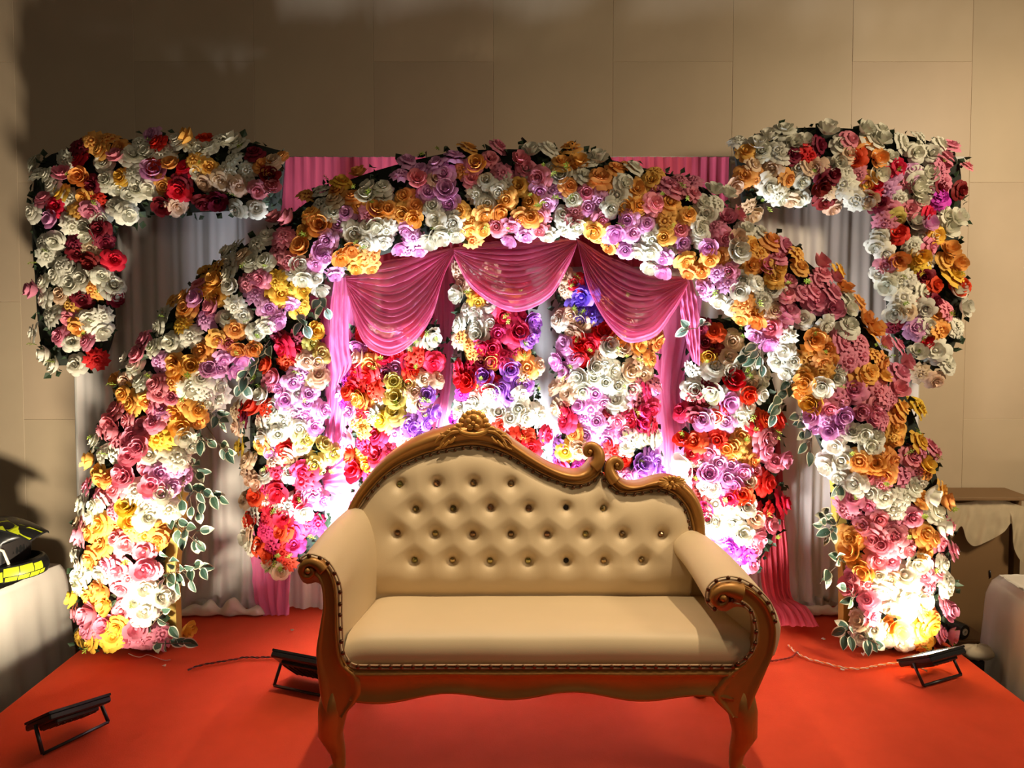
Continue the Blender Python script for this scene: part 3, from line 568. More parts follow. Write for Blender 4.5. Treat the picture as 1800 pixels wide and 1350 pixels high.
column(COL5, [(1210, 560), (1195, 680), (1200, 800), (1225, 920), (1300, 1000)], [(1310, 560), (1380, 680), (1380, 800), (1375, 930), (1330, 1000)], 'fifth flower panel from the left, white, red and orange, beside the coral drape', 35)

# ---- variegated leaf sprays on the arch
def leaf_mesh(pale=False):
    b = MB(); n = 6; rows = []
    for j in range(n+1):
        v = j/n; wd = .30*math.sin(PI*v**.8)**.8*(1 if 0 < j < n else 0)
        zc = .10*math.sin(v*2.6)-.05
        rows.append([(-wd, v, zc+.08*wd/.3), (-wd*.74, v, zc+.05*wd/.3), (0, v, zc), (wd*.74, v, zc+.05*wd/.3), (wd, v, zc+.08*wd/.3)])
    for j in range(n):
        for i in range(4):
            b.add([rows[j][i], rows[j][i+1], rows[j+1][i+1], rows[j+1][i]], [(0, 1, 2, 3)], 1 if (i in (0, 3) or (pale and j > 3)) else 0)
    b.tube([(0, -.25, -.08), (0, 0, -.05), (0, .6, .04)], .018, 4, 0)
    return b.mesh('leaf', [M['leaf'], M['leafrim']])
LEAFS = [leaf_mesh(), leaf_mesh(), leaf_mesh(True)]
def spray(crop, start, leaves, Y, seed, size=19):
    R = random.Random(seed); ox, oy = CROP[crop]
    pts = [(ox+x*CS, oy+y*CS) for x, y in leaves]; s0 = (ox+start[0]*CS, oy+start[1]*CS)
    S = P(*s0, Y+.05); far = max(pts, key=lambda q: (q[0]-s0[0])**2+(q[1]-s0[1])**2)
    E = P(*far, Y-.02); C_ = (S+E)/2+Vector((0, -.03, .01))
    stem_pts = [S*(1-t)**2+C_*2*t*(1-t)+E*t*t for t in np.linspace(0, 1, 10)]
    b = MB().tube(stem_pts, .0022, 5)
    lv = []
    for x, y in pts:
        p = P(x, y, Y+R.uniform(-.04, .02)); k = min(range(10), key=lambda i: (stem_pts[i]-p).length); k = max(0, k-1)
        d = p-stem_pts[k]
        tip_d = (d.normalized()+Vector((0, R.uniform(-.3, .1), -.35))).normalized(); L = size*Y/F*R.uniform(1.25, 1.6)
        a = p-tip_d*L*.5
        b.tube([stem_pts[k], (stem_pts[k]+a)/2+Vector((0, -.004, .006)), a], .0014, 4)
        lv.append((a, tip_d, L))
    root = adopt(b.build('leaf_spray', M['stem']), arch)
    for a, d, L in lv:
        o = link('leaf', R.choice(LEAFS), root)
        y_ = d; n_ = Vector((R.uniform(-.5, .5), -1, R.uniform(-.3, .7))); n_ = (n_-y_*n_.dot(y_)).normalized(); x_ = y_.cross(n_)
        m3 = Matrix((x_, y_, n_)).transposed().to_4x4()
        o.matrix_basis = Matrix.Translation(a) @ m3 @ Matrix.Diagonal((L, L, L, 1)) 
for args in [
 ('E', (1240, 520), [(1290, 560), (1305, 630), (1360, 575), (1365, 620), (1365, 660)], 2.95, 1),
 ('E', (1150, 700), [(1175, 720), (1215, 700), (1230, 770), (1290, 760), (1220, 790)], 2.93, 2),
 ('E', (1250, 640), [(1370, 770), (1360, 825), (1415, 810), (1400, 845)], 2.97, 3),
 ('E', (1120, 820), [(1180, 855), (1200, 885), (1245, 925), (1220, 965)], 2.94, 4),
 ('E', (1060, 1010), [(1150, 1035), (1215, 1035), (1160, 1080), (1225, 1090), (1270, 1065), (1330, 1070), (1310, 1120), (1365, 1105), (1225, 1155), (1165, 1185), (1215, 1210), (1110, 1150)], 2.94, 5),
 ('F', (1000, 170), [(1080, 325), (1130, 315), (1110, 365), (1195, 385), (1225, 380), (1260, 280), (1045, 240), (1120, 240), (1165, 265)], 2.94, 6),
 ('F', (950, 560), [(1000, 430), (1060, 460), (1040, 500), (1105, 515), (1150, 510), (1210, 495), (1255, 505), (1245, 550), (1160, 560), (1100, 585), (1045, 580), (985, 610), (1045, 610), (1085, 640), (1175, 625)], 2.92, 7),
 ('F', (900, 900), [(1010, 770), (985, 840), (915, 885), (1060, 905)], 2.90, 8),
 ('F', (900, 970), [(1010, 990), (1080, 970), (1120, 960), (960, 1000), (1160, 970)], 2.88, 9),
 ('E', (1640, 130), [(1590, 200), (1640, 200), (1540, 260), (1480, 400), (1510, 450), (1450, 440), (1470, 350), (1540, 310)], 2.97, 10),
 ('B', (330, 1010), [(370, 1080), (350, 1140), (330, 1090), (405, 1150)], 2.97, 11),
 ('B', (200, 1100), [(240, 1180), (265, 1190), (220, 1240), (280, 1260)], 2.97, 12),
 ('H', (500, 560), [(400, 600), (420, 630), (440, 650), (440, 715), (480, 705), (450, 790), (495, 855)], 2.95, 13),
 ('J', (1740, 320), [(1700, 360), (1660, 410), (1690, 440), (1640, 470), (1610, 500), (1600, 560), (1580, 620), (1590, 540)], 2.95, 14),
 ('J', (1500, 60), [(1420, 200), (1470, 220), (1440, 260), (1500, 270), (1520, 320), (1450, 180), (1390, 250)], 2.96, 15),
 ('I', (680, 200), [(590, 165), (560, 200), (610, 195), (545, 250), (580, 300), (590, 350), (640, 290), (640, 330), (575, 230), (625, 235)], 2.94, 16),
 ('I', (720, 430), [(640, 440), (680, 430), (665, 480), (690, 470), (600, 595), (570, 575), (600, 560)], 2.94, 17),
 ('I', (780, 600), [(740, 725), (690, 630), (720, 710)], 2.93, 18),
 ('I', (800, 880), [(690, 860), (670, 900), (760, 900), (705, 970), (750, 975)], 2.88, 19),
 ('I', (830, 940), [(850, 1000), (880, 980), (920, 985)], 2.86, 20),
 ('H', (690, 1000), [(660, 1030), (680, 1060), (650, 1050)], 2.93, 21),
 ('J', (1130, 60), [(1160, 20), (1180, 40), (1030, 80), (1050, 30)], 2.97, 22),
]: spray(*args)
# ------------------------------------------------------------------ sofa
YF = 2.10
def Yb(py): return 2.62 + .10*(1036-py)/311
sofa = thing('sofa', 'beige buttoned sofa with a carved gold frame and rolled arms on the red carpet', 'sofa', (P(930, 1180, YF).x, 2.36, 0))
def part(b, name, m, parent=sofa, smooth=True, label=None, kind=None):
    o = b.build(name, m, None, smooth, label=label, kind=kind)
    if parent is sofa: adopt(o, sofa)
    else: o.parent = parent
    return o
NAILS_BACK = [(632, 896), (646, 876), (655, 864), (665, 853), (677, 840), (691, 830), (705, 821), (718, 815), (731, 809), (744, 804), (757, 800), (770, 796), (785, 793), (800, 791), (814, 788), (828, 787), (841, 788), (855, 790), (869, 794), (882, 799), (897, 805), (911, 813), (924, 821), (937, 829), (951, 837), (965, 843), (980, 848), (994, 854), (1008, 857), (1021, 855), (1035, 851), (1046, 844), (1057, 833), (1062, 844), (1072, 856), (1085, 866), (1100, 869), (1116, 869), (1130, 867), (1145, 864), (1158, 863), (1172, 867), (1186, 874), (1198, 886), (1205, 900), (1210, 916), (1212, 928), (1214, 938)]
BUTTONS = [(704, 850), (769, 847), (833, 846), (898, 848), (733, 891), (798, 890), (863, 888), (929, 890), (994, 890, 1), (1059, 891), (701, 933), (767, 933), (832, 934), (898, 934), (961, 935), (1028, 935), (1092, 935), (1159, 936), (731, 979), (797, 979), (862, 980), (928, 980), (994, 980, 1), (1059, 980), (1125, 979)]
nl = np.array(NAILS_BACK, float)
bnd = catmull(nl, 400)
def back_depth(px, py):
    d = float(np.sqrt(((bnd-np.array([px, py]))**2).sum(1)).min())
    if px > 1214 and py > 940: return 0.0
    if not (632 < px < 1214) or py < float(np.interp(px, nl[:, 0], nl[:, 1])): d = -d
    h = .050*(1-math.exp(-max(0, d+3.5)/15)) + .016*min(1, max(0, d)/120)
    k = 0.0
    for q in BUTTONS:
        r2 = (px-q[0])**2+((py-q[1]))**2
        k = max(k, .026*math.exp(-r2/(9.0**2)) + .016*math.exp(-r2/(24.0**2)))
    if py > 985: h -= .040*min(1, max(0, (py-985)/55))**2
    return h-k*(min(1, h/.045))
def back_grid(nx, ny, off=None):
    rows = []
    for i in range(nx+1):
        px = 615 + (1262-615)*i/nx; top = float(np.interp(px, nl[:, 0], nl[:, 1]))-(8 if 655 < px < 1196 else 15) if px < 1222 else 985
        r = []
        for j in range(ny+1):
            t = j/ny; py = 1062 + (top-1062)*t
            p = P(px, py, Yb(py)); p.y -= back_depth(px, py) if off is None else -off; r.append(p)
        rows.append(r)
    return rows
bc = part(MB().grid(back_grid(190, 90)), 'back_cushion', M['leather'])
part(MB().grid(back_grid(50, 4, .05)), 'back_panel', M['brown'])
btn = MB().ball((0, 0, 0), .0118, 8, 5, sc=(1, .8, 1)).mesh('button', M['crystal'], False)
hole = MB().ball((0, 0, 0), .0100, 8, 5, sc=(1, .35, 1)).mesh('button', M['hole'])
for q in BUTTONS:
    p = P(q[0], q[1], Yb(q[1])); p.y -= back_depth(q[0], q[1])+.008
    o = link('button', hole if len(q) == 3 else btn, bc, label='dark button socket that has lost its crystal' if len(q) == 3 else None); o.location = p
def ribbon(pairs, Yfun, prof, n, back=.06, hs=1.0, endcaps=True):
    a = catmull([p[0] for p in pairs], n); c = catmull([p[1] for p in pairs], n); rows = []
    for i in range(n):
        r = []
        for v, h in prof:
            q = c[i]+(a[i]-c[i])*v; p = P(q[0], q[1], Yfun(q[1])); p.y -= h*hs; r.append(p)
        for v in (1.0, 0.0):
            q = c[i]+(a[i]-c[i])*v; p = P(q[0], q[1], Yfun(q[1])); p.y += back; r.append(p)
        rows.append(r)
    b = MB().grid(rows, 0, True); k = len(rows[0])
    if endcaps: b.f += [tuple(range(k)), tuple(range(len(b.v)-k, len(b.v)))[::-1]]; b.mi += [0, 0]
    return b
PROF = [(0, .002), (.05, .013), (.12, .016), (.18, .013), (.22, .008), (.30, .010), (.45, .024), (.62, .033), (.78, .031), (.90, .021), (.97, .006), (1.0, -.010)]
FR1 = [((604, 912), (626, 912)), ((611, 894), (630, 893)), ((622, 872), (641, 874)), ((640, 845), (656, 856)), ((665, 815), (677, 835)), ((700, 787), (704, 816)), ((740, 766), (743, 799)), ((775, 754), (776, 790)), ((800, 748), (801, 785)), ((828, 745), (828, 782)), ((858, 750), (856, 785)), ((885, 762), (883, 794)), ((905, 777), (911, 808)), ((940, 801), (938, 824)), ((970, 818), (966, 838)), ((1000, 828), (995, 849)), ((1020, 827), (1020, 851)), ((1033, 816), (1038, 845)), ((1039, 803), (1054, 832)), ((1041, 795), (1061, 812))]
FR2 = [((1085, 826), (1066, 836)), ((1090, 841), (1074, 850)), ((1105, 849), (1090, 863)), ((1125, 849), (1112, 864)), ((1150, 841), (1140, 860)), ((1175, 838), (1160, 858)), ((1198, 845), (1180, 865)), ((1215, 858), (1195, 878)), ((1229, 879), (1207, 894)), ((1237, 905), (1214, 915)), ((1240, 945), (1219, 945))]
fb = ribbon(FR1, lambda y: Yb(y)-.012, PROF, 150); f2 = ribbon(FR2, lambda y: Yb(y)-.012, PROF, 90)
fb.add(f2.v, f2.f)
bf = part(fb, 'back_frame', M['gold'])
def ptube(pts, rad, Yfun, n=40, m=8, flat=1.0):
    a = catmull([(x, y, r) for (x, y), r in zip(pts, rad)], n)
    return [P(x, y, Yfun(y)) for x, y, r in a], [max(.3, r)*Yfun(700)/F for x, y, r in a]
def volute(pts, rad, Yfun, parent, backing=None, label=None, name='volute'):
    b = MB(); p, r = ptube(pts, rad, Yfun, 48); b.tube(p, r, 10)
    if backing:
        (cx, cy), br = backing; c = P(cx, cy, Yfun(cy)); rr = br*Yfun(cy)/F
        b.tube([c+Vector((0, .012, 0)), c+Vector((0, .055, 0))], rr, 20)
        b.ball(c-Vector((0, .012, 0)), rr*.34, 8, 6)
    return part(b, name, M['gold'], parent)
yb2 = lambda y: Yb(y)-.030
volute([(1043, 822), (1051, 812), (1053, 799), (1048, 788), (1039, 783), (1031, 787), (1029, 795), (1033, 800), (1038, 798), (1039, 794)], [11, 11.5, 10.5, 9, 7.5, 6, 5, 4, 3, 2.5], yb2, bf, ((1037, 793), 12))
volute([(1082, 846), (1075, 836), (1071, 825), (1073, 814), (1081, 808), (1089, 811), (1092, 818), (1088, 824), (1083, 822), (1083, 817)], [11, 10.5, 9.5, 8, 7, 6, 5, 4, 3, 2.5], yb2, bf, ((1084, 816), 11))
# crest: five-petalled flower on a shell with acanthus scrolls
b = MB(); Yc = lambda y: Yb(y)-.045
def pb(b, x, y, r, sc=(1, .6, 1), dy=0): b.ball(P(x, y, Yc(y))+Vector((0, dy, 0)), r*2.68/F, 10, 6, sc=sc)
for a in range(9):
    t = PI*(.02+.96*a/8); pb(b, 832-22*math.cos(t), 752-24*math.sin(t), 7.5, dy=.022)
pb(b, 832, 748, 20, (1, .5, 1), .022)
for a in range(5):
    t = 2*PI*a/5+PI/2; pb(b, 832+9*math.cos(t), 743-9*math.sin(t), 6.2, (1, .55, 1), -.006)
pb(b, 832, 743, 4, (1, .9, 1), -.012)
p, r = ptube([(804, 752), (812, 760), (832, 764), (852, 760), (859, 751)], [4, 5, 5.5, 5, 4], Yc, 20); b.tube(p, r, 8)
pb(b, 806, 748, 5.5, dy=-.004); pb(b, 858, 748, 5.5, dy=-.004)
crest = part(b, 'crest', M['goldlite'], bf)
for sgn, base in ((-1, 808), (1, 856)):
    b = MB(); f = lambda dx, dy: (base+sgn*dx, dy)
    for pts, rad in [([f(0, 758), f(14, 760), f(26, 770), f(36, 786)], [3, 4, 3, 1.2]), ([f(-2, 756), f(8, 752), f(17, 756), f(20, 753)], [2.5, 4, 3, 2]),
                     ([f(10, 762), f(20, 758), f(29, 763), f(34, 761)], [2, 4, 3, 1.5]), ([f(20, 768), f(30, 766), f(38, 772), f(44, 780)], [2, 3.5, 2.5, 1]),
                     ([f(8, 768), f(14, 776), f(20, 779)], [2, 3, 1]), ([f(18, 774), f(25, 782), f(31, 786)], [2, 2.6, 1]), ([f(28, 778), f(36, 787), f(44, 790)], [1.6, 2, .8])]:
        p, r = ptube(pts, rad, lambda y: Yb(y)-.048, 12); b.tube(p, r, 6)
    part(b, 'acanthus_carving', M['goldlite'], bf)
b = MB()
for a in range(14):
    t = 2*PI*a/14; ex, ey = 25*math.cos(t), 13*math.sin(t)
    p, r = ptube([(1181+ex*.25, 848+ey*.25-ex*-.02), (1181+ex*.7, 848+ey*.7), (1181+ex, 848+ey)], [2, 4.2, 1.2], lambda y: Yb(y)-.046, 8); b.tube(p, r, 6)
pb(b, 1181, 848, 4, (1, 1, 1), -.006)
part(b, 'rosette_carving', M['goldlite'], bf)

# seat
def rowpts(x0, x1, py, Y, n=70, bow=0.0):
    a = P(x0, py, Y); c = P(x1, py, Y); out = []
    for i in range(n):
        t = i/(n-1); q = a+(c-a)*t; e = min(t, 1-t)*n/4
        q.z += bow*(1-4*(t-.5)**2) - .016*max(0, 1-e)**2; out.append(q)
    return out
sr_ = []
zb = P(900, 1040, 2.66).z; zf = P(900, 1116, 2.14).z
secs = [(2.68, zb-.05, 0), (2.66, zb-.005, 0), (2.58, zb+.012, .004)] + [(2.58-(2.58-2.17)*t, zb+.012+(zf-zb-.006)*t, .004) for t in (.2, .4, .6, .8, 1)] + [(2.140, zf-.001, .003), (2.122, zf-.012, .001), (2.112, zf-.035, 0), (2.108, zf-.06, 0), (2.112, P(900, 1166, 2.11).z, 0), (2.13, P(900, 1172, 2.11).z-.01, 0)]
xl_f, xr_f = P(606, 1150, 2.12).x, P(1330, 1150, 2.12).x; xl_b, xr_b = P(655, 1040, 2.62).x, P(1262, 1040, 2.62).x
for Y, z, bow in secs:
    t = min(1, max(0, (2.62-Y)/.5)); xl = xl_b+(xl_f-xl_b)*t; xr = xr_b+(xr_f-xr_b)*t
    r = []
    for i in range(80):
        u = i/79; e = min(u, 1-u)*80
        r.append(Vector((xl+(xr-xl)*u, Y + .0*u, z+bow*(1-4*(u-.5)**2)-.018*max(0, 1-e/5)**2 + .003*noise.noise((u*6, Y*5, 0)))))
    sr_.append(r)
part(MB().grid(sr_), 'seat_cushion', M['leather'])
# arms: upholstered rolls
def arm(front, back, yf, ybk, n=60, m=24, puck=()):
    a = catmull(front+[front[0]], n+1)[:-1]; c = catmull(back+[back[0]], n+1)[:-1]; rows = []
    ca = a.mean(0)
    for j in range(-2, m+1):
        t = max(0, j)/m; Y = yf+(ybk-yf)*t; r = []
        for i in range(n):
            p0 = P(a[i][0], a[i][1], yf); p1 = P(c[i][0], c[i][1], ybk); p = p0+(p1-p0)*t
            if j < 0:
                g = P(ca[0], ca[1], yf); k = .97 if j == -1 else .90
                p = g+(p-g)*k; p.y = yf-.006*(-j)
            else:
                p.z += .012*math.sin(PI*t)
                p += Vector((1, 0, 1))*.004*noise.noise((i*.35, t*1.2, 2))*math.exp(-t*5)
            r.append(p)
        rows.append(r)
    b = MB().grid(rows, 0, True); b.f += [tuple(range(n))[::-1], tuple(range(len(b.v)-n, len(b.v)))]; b.mi += [0, 0]
    return b
LF = [(523, 1003), (529, 986), (543, 976), (561, 979), (578, 991), (590, 1010), (598, 1032), (600, 1074), (600, 1105), (603, 1140), (610, 1162), (572, 1150), (575, 1070), (570, 1030), (557, 1016), (540, 1020), (528, 1014)]
LBK = [(604, 908), (610, 896), (622, 891), (638, 894), (651, 906), (660, 924), (666, 945), (671, 975), (672, 1000), (670, 1030), (665, 1050), (614, 1055), (614, 1000), (612, 955), (608, 935), (604, 925), (603, 917)]
part(arm(LF, LBK, 2.125, 2.66), 'arm_cushion', M['leather'])
RF = [(1318, 1150), (1327, 1127), (1327, 1104), (1323, 1085), (1314, 1071), (1300, 1063), (1285, 1063), (1270, 1071), (1252, 1067), (1241, 1053), (1242, 1036), (1260, 1019), (1283, 1013), (1305, 1016), (1326, 1027), (1345, 1045), (1360, 1067), (1370, 1092), (1372, 1112), (1367, 1135), (1357, 1155)]
k = 2.125/2.66
RBK = [(900+(x-900)*k+(6 if x < 1300 else 0), 550+(y-550)*k+10) for x, y in RF]
part(arm(RF, RBK, 2.125, 2.66), 'arm_cushion', M['leather'])
AP = [(0, .004), (.06, .014), (.14, .016), (.2, .010), (.28, .008), (.5, .012), (.72, .008), (.8, .010), (.87, .016), (.95, .012), (1, 0)]
yfa = lambda y: 2.112
LA = [((577, 1262), (606, 1256)), ((566, 1235), (636, 1218)), ((560, 1200), (632, 1186)), ((557, 1165), (609, 1167)), ((556, 1142), (601, 1150)), ((560, 1115), (597, 1128)), ((564, 1092), (595, 1105)), ((568, 1067), (594, 1074)), ((568, 1046), (593, 1048)), ((565, 1027), (589, 1020)), ((559, 1014), (580, 999)), ((553, 1009), (566, 985))]
RA = [((1312, 1262), (1282, 1256)), ((1322, 1235), (1250, 1218)), ((1338, 1200), (1272, 1186)), ((1351, 1168), (1300, 1166)), ((1358, 1150), (1315, 1149)), ((1363, 1128), (1324, 1127)), ((1364, 1106), (1325, 1104)), ((1361, 1087), (1322, 1084)), ((1352, 1066), (1313, 1069)), ((1338, 1049), (1301, 1060)), ((1320, 1034), (1289, 1056)), ((1300, 1024), (1280, 1058))]
la = part(ribbon(LA, yfa, AP, 90, back=.03), 'arm_front', M['gold'])
volute([(570, 1002), (560, 992), (547, 988), (535, 993), (530, 1003), (535, 1012), (545, 1013), (550, 1006), (546, 1000), (541, 1003)], [11, 10, 8.5, 7.5, 6.5, 5.5, 5, 4, 3, 2.5], lambda y: 2.098, la, ((543, 1001), 16))
ra = part(ribbon(RA, yfa, AP, 90, back=.03), 'arm_front', M['gold'])
volute([(1303, 1041), (1285, 1036), (1268, 1037), (1256, 1046), (1256, 1058), (1266, 1063), (1276, 1058), (1276, 1049), (1269, 1047), (1266, 1051)], [17, 14, 11, 9, 7.5, 6, 5, 4, 3.2, 2.5], lambda y: 2.098, ra, ((1269, 1048), 21))
rail = [((x, 1232+7*math.sin((x-616)/(1290-616)*PI*6)-10*math.sin((x-616)/(1290-616)*PI)), (x, 1177)) for x in range(616, 1292, 12)]
part(ribbon(rail, yfa, [(0, .002), (.05, .012), (.14, .014), (.22, .007), (.5, .009), (.8, .007), (.88, .014), (.96, .012), (1, 0)], 120, back=.03), 'front_rail', M['gold'])
zleg = P(900, 1240, 2.11).z
part(MB().box(((xl_f+xr_f)/2, 2.40, zleg+.085), (xr_f-xl_f-.02, .50, .08), bev=.01), 'seat_base', M['brown'], smooth=False)
for xx in (P(592, 1240, 2.14).x, P(1298, 1240, 2.14).x):
    for yy, sg in ((2.15, -1), (2.60, 1)):
        s = -1 if xx < 0 else 1
        b = MB().tube([(xx, yy, zleg+.05), (xx+s*.012, yy+sg*.012, zleg-.03), (xx+s*.018, yy+sg*.016, zleg-.10), (xx, yy, .07), (xx-s*.004, yy, .03), (xx+s*.006, yy+sg*.006, .012), (xx+s*.006, yy+sg*.006, 0)], [.045, .046, .038, .024, .020, .027, .026], 12)
        part(b, 'leg', M['gold'])
# braid with nails
nail = MB().ball((0, 0, 0), .0072, 8, 4, sc=(1, .7, 1)).mesh('nail', M['nail'])
def braid(pts, Yfun, rad, nails, dn=.006, n=120, off=1.2):
    c = catmull(pts, n); b = MB()
    for sgn in (-1, 1):
        t = np.gradient(c, axis=0); nn = np.stack([-t[:, 1], t[:, 0]], 1); nn /= np.linalg.norm(nn, axis=1)[:, None]
        q = c+nn*sgn*off*2.3
        b.tube([P(x, y, Yfun(y)) for x, y in q], rad, 6)
    o = part(b, 'braid', M['gimp'])
    for x, y in nails:
        l = link('nail', nail, o); l.location = P(x, y, Yfun(y)-dn)
    return o
braid(NAILS_BACK, lambda y: Yb(y)-.012, .0030, NAILS_BACK, n=220)
LN = [(528, 985), (543, 977), (562, 981), (576, 990), (588, 1008), (595, 1025), (598, 1041), (598, 1062), (598, 1081), (599, 1105), (600, 1128), (603, 1148), (612, 1164)]
braid(LN, lambda y: 2.104, .0028, LN)
FN = [(629+19.42*i, 1172) for i in range(35)]
braid([(616, 1168), (629, 1172), (800, 1172), (1100, 1172), (1289, 1172)], lambda y: 2.104, .0028, FN)
RN = [(1287, 1056), (1307, 1062), (1320, 1075), (1326, 1092), (1329, 1111), (1327, 1131), (1321, 1145), (1311, 1157), (1297, 1167)]
braid(RN, lambda y: 2.098, .0028, RN)
RO2 = [(1256, 1071), (1244, 1056), (1245, 1036), (1259, 1021), (1280, 1016), (1300, 1019), (1320, 1029), (1336, 1042), (1351, 1059), (1359, 1077), (1363, 1092)]
braid(RO2, lambda y: 2.104, .0026, RO2)

# ------------------------------------------------------------------ floodlights on the stage
def flood(label, loc, aim, yaw, wd, power, color, lensm=None, spread=150):
    """a flat LED floodlight: housing with a glass on the side it shines to, swivelling in a U bracket"""
    root = thing('floodlight', label, 'lamp', (loc[0], loc[1], 0), 'floodlights on the carpet')
    d = Vector(aim).normalized(); rot = d.to_track_quat('Z', 'Y').to_matrix(); rot = rot @ Matrix.Rotation(yaw, 3, 'Z')
    c = Vector(loc); T = lambda v: c + rot @ Vector(v)
    h = wd*.8; b = MB()
    b.box(T((0, 0, -.008)), (wd, h, .022), R=rot, bev=.005)
    b.box(T((0, 0, -.024)), (wd*.7, h*.7, .016), R=rot, bev=.004)
    for q in range(7): b.box(T((-wd*.3+wd*.1*q, 0, -.032)), (.004, h*.60, .006), R=rot)
    for s in (-1, 1):
        b.box(T((s*(wd/2-.006), 0, .006)), (.012, h, .008), R=rot); b.box(T((0, s*(h/2-.006), .006)), (wd, .012, .008), R=rot)
    adopt(b.build('housing', M['black'], smooth=False), root)
    adopt(MB().box(T((0, 0, .004)), (wd-.026, h-.026, .003), R=rot).build('glass', lensm or M['lens'], smooth=False, label='bright lamp glass'), root)
    b = MB(); ax = rot @ Vector((1, 0, 0)); ax.z = 0; ax.normalize(); pe = Vector((-ax.y, ax.x, 0))
    for s in (-1, 1):
        a = c+(rot @ Vector((s*(wd/2+.006), 0, -.01))); f = Vector((a.x, a.y, .009))+pe*.045
        b.tube([a, f], .006, 6)
    e0 = c+(rot @ Vector((-(wd/2+.006), 0, -.01))); e1 = c+(rot @ Vector((wd/2+.006, 0, -.01)))
    b.tube([Vector((e0.x, e0.y, .009))+pe*.045, Vector((e1.x, e1.y, .009))+pe*.045], .006, 6)
    adopt(b.build('bracket', M['black']), root)
    l = bpy.data.lights.new('flood_light', 'AREA'); l.shape = 'RECTANGLE'; l.size = wd-.03; l.size_y = h-.03; l.energy = power; l.color = color; l.spread = math.radians(spread)
    o = bpy.data.objects.new('flood_light', l); COL.objects.link(o); o.location = T((0, 0, .010)); o.rotation_euler = d.to_track_quat('-Z', 'Y').to_euler(); o.parent = root; o.matrix_parent_inverse = Matrix.Translation(-root.location)
    return root
flood('black floodlight half hidden by the left arm of the sofa', (P(545, 1165, 2.66).x, 2.66, .088), (.22, .62, .72), 0, .24, 40, COOL, spread=84)
flood('floodlight on the carpet directly behind the sofa back', (.25, 2.86, .10), (.02, .34, .94), 0, .24, 50, COOL, spread=125)
flood('added floodlight on the carpet, hidden behind the right end of the sofa back', (.80, 2.86, .10), (.02, .38, .92), 0, .24, 25, (1.0, .95, .90), spread=125)  # extra lamp put in to brighten the drapes on the right
flood('black floodlight with a white glass in front of the right arch leg', (P(1636, 1172, 2.74).x, 2.74, .085), (-.20, .47, .86), .0, .20, 12, WARMW)
flood('black floodlight at the left front edge of the carpet, before the left arch leg', (-1.50, 2.35, .085), (-.34, .36, .87), .3, .20, 42, WARMW)

# ------------------------------------------------------------------ cables and scraps on the carpet
def cable(pts, r, mats, label, name='twisted_cable', z=.006):
    c = catmull([tuple(PF(x, y)) for x, y in pts], 140); root = thing(name, label, 'cable', tuple(c[0]))
    s = 0; st = [[], []]
    for i in range(len(c)):
        if i: s += float(np.linalg.norm(c[i]-c[i-1]))
        t = c[min(i+1, len(c)-1)]-c[max(i-1, 0)]; t = Vector(t).normalized(); sd = Vector((-t.y, t.x, 0))
        a = s/.022*2*PI*.5
        for k in (0, 1):
            q = Vector(c[i])+Vector((0, 0, z)); st[k].append(q+(sd*math.cos(a+k*PI)+Vector((0, 0, 1))*math.sin(a+k*PI))*r*1.0)
    for k in (0, 1): adopt(MB().tube(st[k], r, 6).build('strand', mats[k]), root)
cable([(1386, 1136), (1398, 1148), (1420, 1160), (1450, 1168), (1482, 1176), (1512, 1178), (1545, 1172), (1575, 1168), (1600, 1170), (1630, 1182)], .0024, (M['wireorange'], M['wirewhite']), 'twisted orange and white cable lying before the right arch leg')
cable([(1345, 1166), (1372, 1162), (1392, 1157), (1402, 1148)], .0022, (M['wirered'], M['wirered']), 'thin dark red cable coming from behind the right sofa arm')
cable([(1590, 1168), (1610, 1164), (1640, 1158), (1668, 1152), (1690, 1150)], .0024, (M['wireorange'], M['wirewhite']), 'short orange and white cable running to the right stage edge')
cable([(330, 1180), (352, 1172), (385, 1166), (420, 1160), (428, 1158), (455, 1158), (490, 1158), (530, 1172)], .0024, (M['wirered'], M['black']), 'twisted dark red cable running to the left floodlight')
b = MB(); c = catmull([tuple(PF(x, y)) for x, y in [(226, 1150), (238, 1155), (248, 1156), (258, 1152), (272, 1156), (290, 1162), (300, 1161)]], 40)
b.tube([Vector(q)+Vector((0, 0, .003)) for q in c], .0012, 5).build('thread', M['wirewhite'], label='loose pale thread on the carpet by the left arch leg', cat='thread')
for k, (x, y, lb) in enumerate([(513, 1109, 'small brown leaf scrap on the carpet left of the sofa arm'), (289, 1172, 'pale scrap on the carpet below the left arch leg'), (1447, 1125, 'tiny pale scrap on the carpet right of the sofa'), (1481, 1179, 'whitish scrap beside the twisted orange cable'), (1517, 1152, 'tiny pale scrap under the right arch leg roses')]):
    p = PF(x, y); R = random.Random(k); n = 7
    b = MB(); v = [(p.x+.012*math.cos(2*PI*i/n)*R.uniform(.4, 1.1), p.y+.012*math.sin(2*PI*i/n)*R.uniform(.4, 1.1), .004+.004*R.random()) for i in range(n)]
    b.add(v+[(p.x, p.y, .009), (p.x, p.y, .001)], [(i, (i+1) % n, n) for i in range(n)]+[((i+1) % n, i, n+1) for i in range(n)]).build('scrap', M['brown'] if k == 0 else M['cream'], smooth=False, label=lb, cat='scrap')
# curved white cable tie by the right leg
c = catmull([(*PF(1517, 1154)[:2], .004), (*PF(1521, 1154)[:2], .022), (*PF(1528, 1154)[:2], .034), (*PF(1537, 1153)[:2], .036)], 20)
MB().tube([Vector(q) for q in c], .003, 6).build('cable_tie', M['wirewhite'], label='curved white strip sticking up from the carpet at the right arch leg', cat='strip')

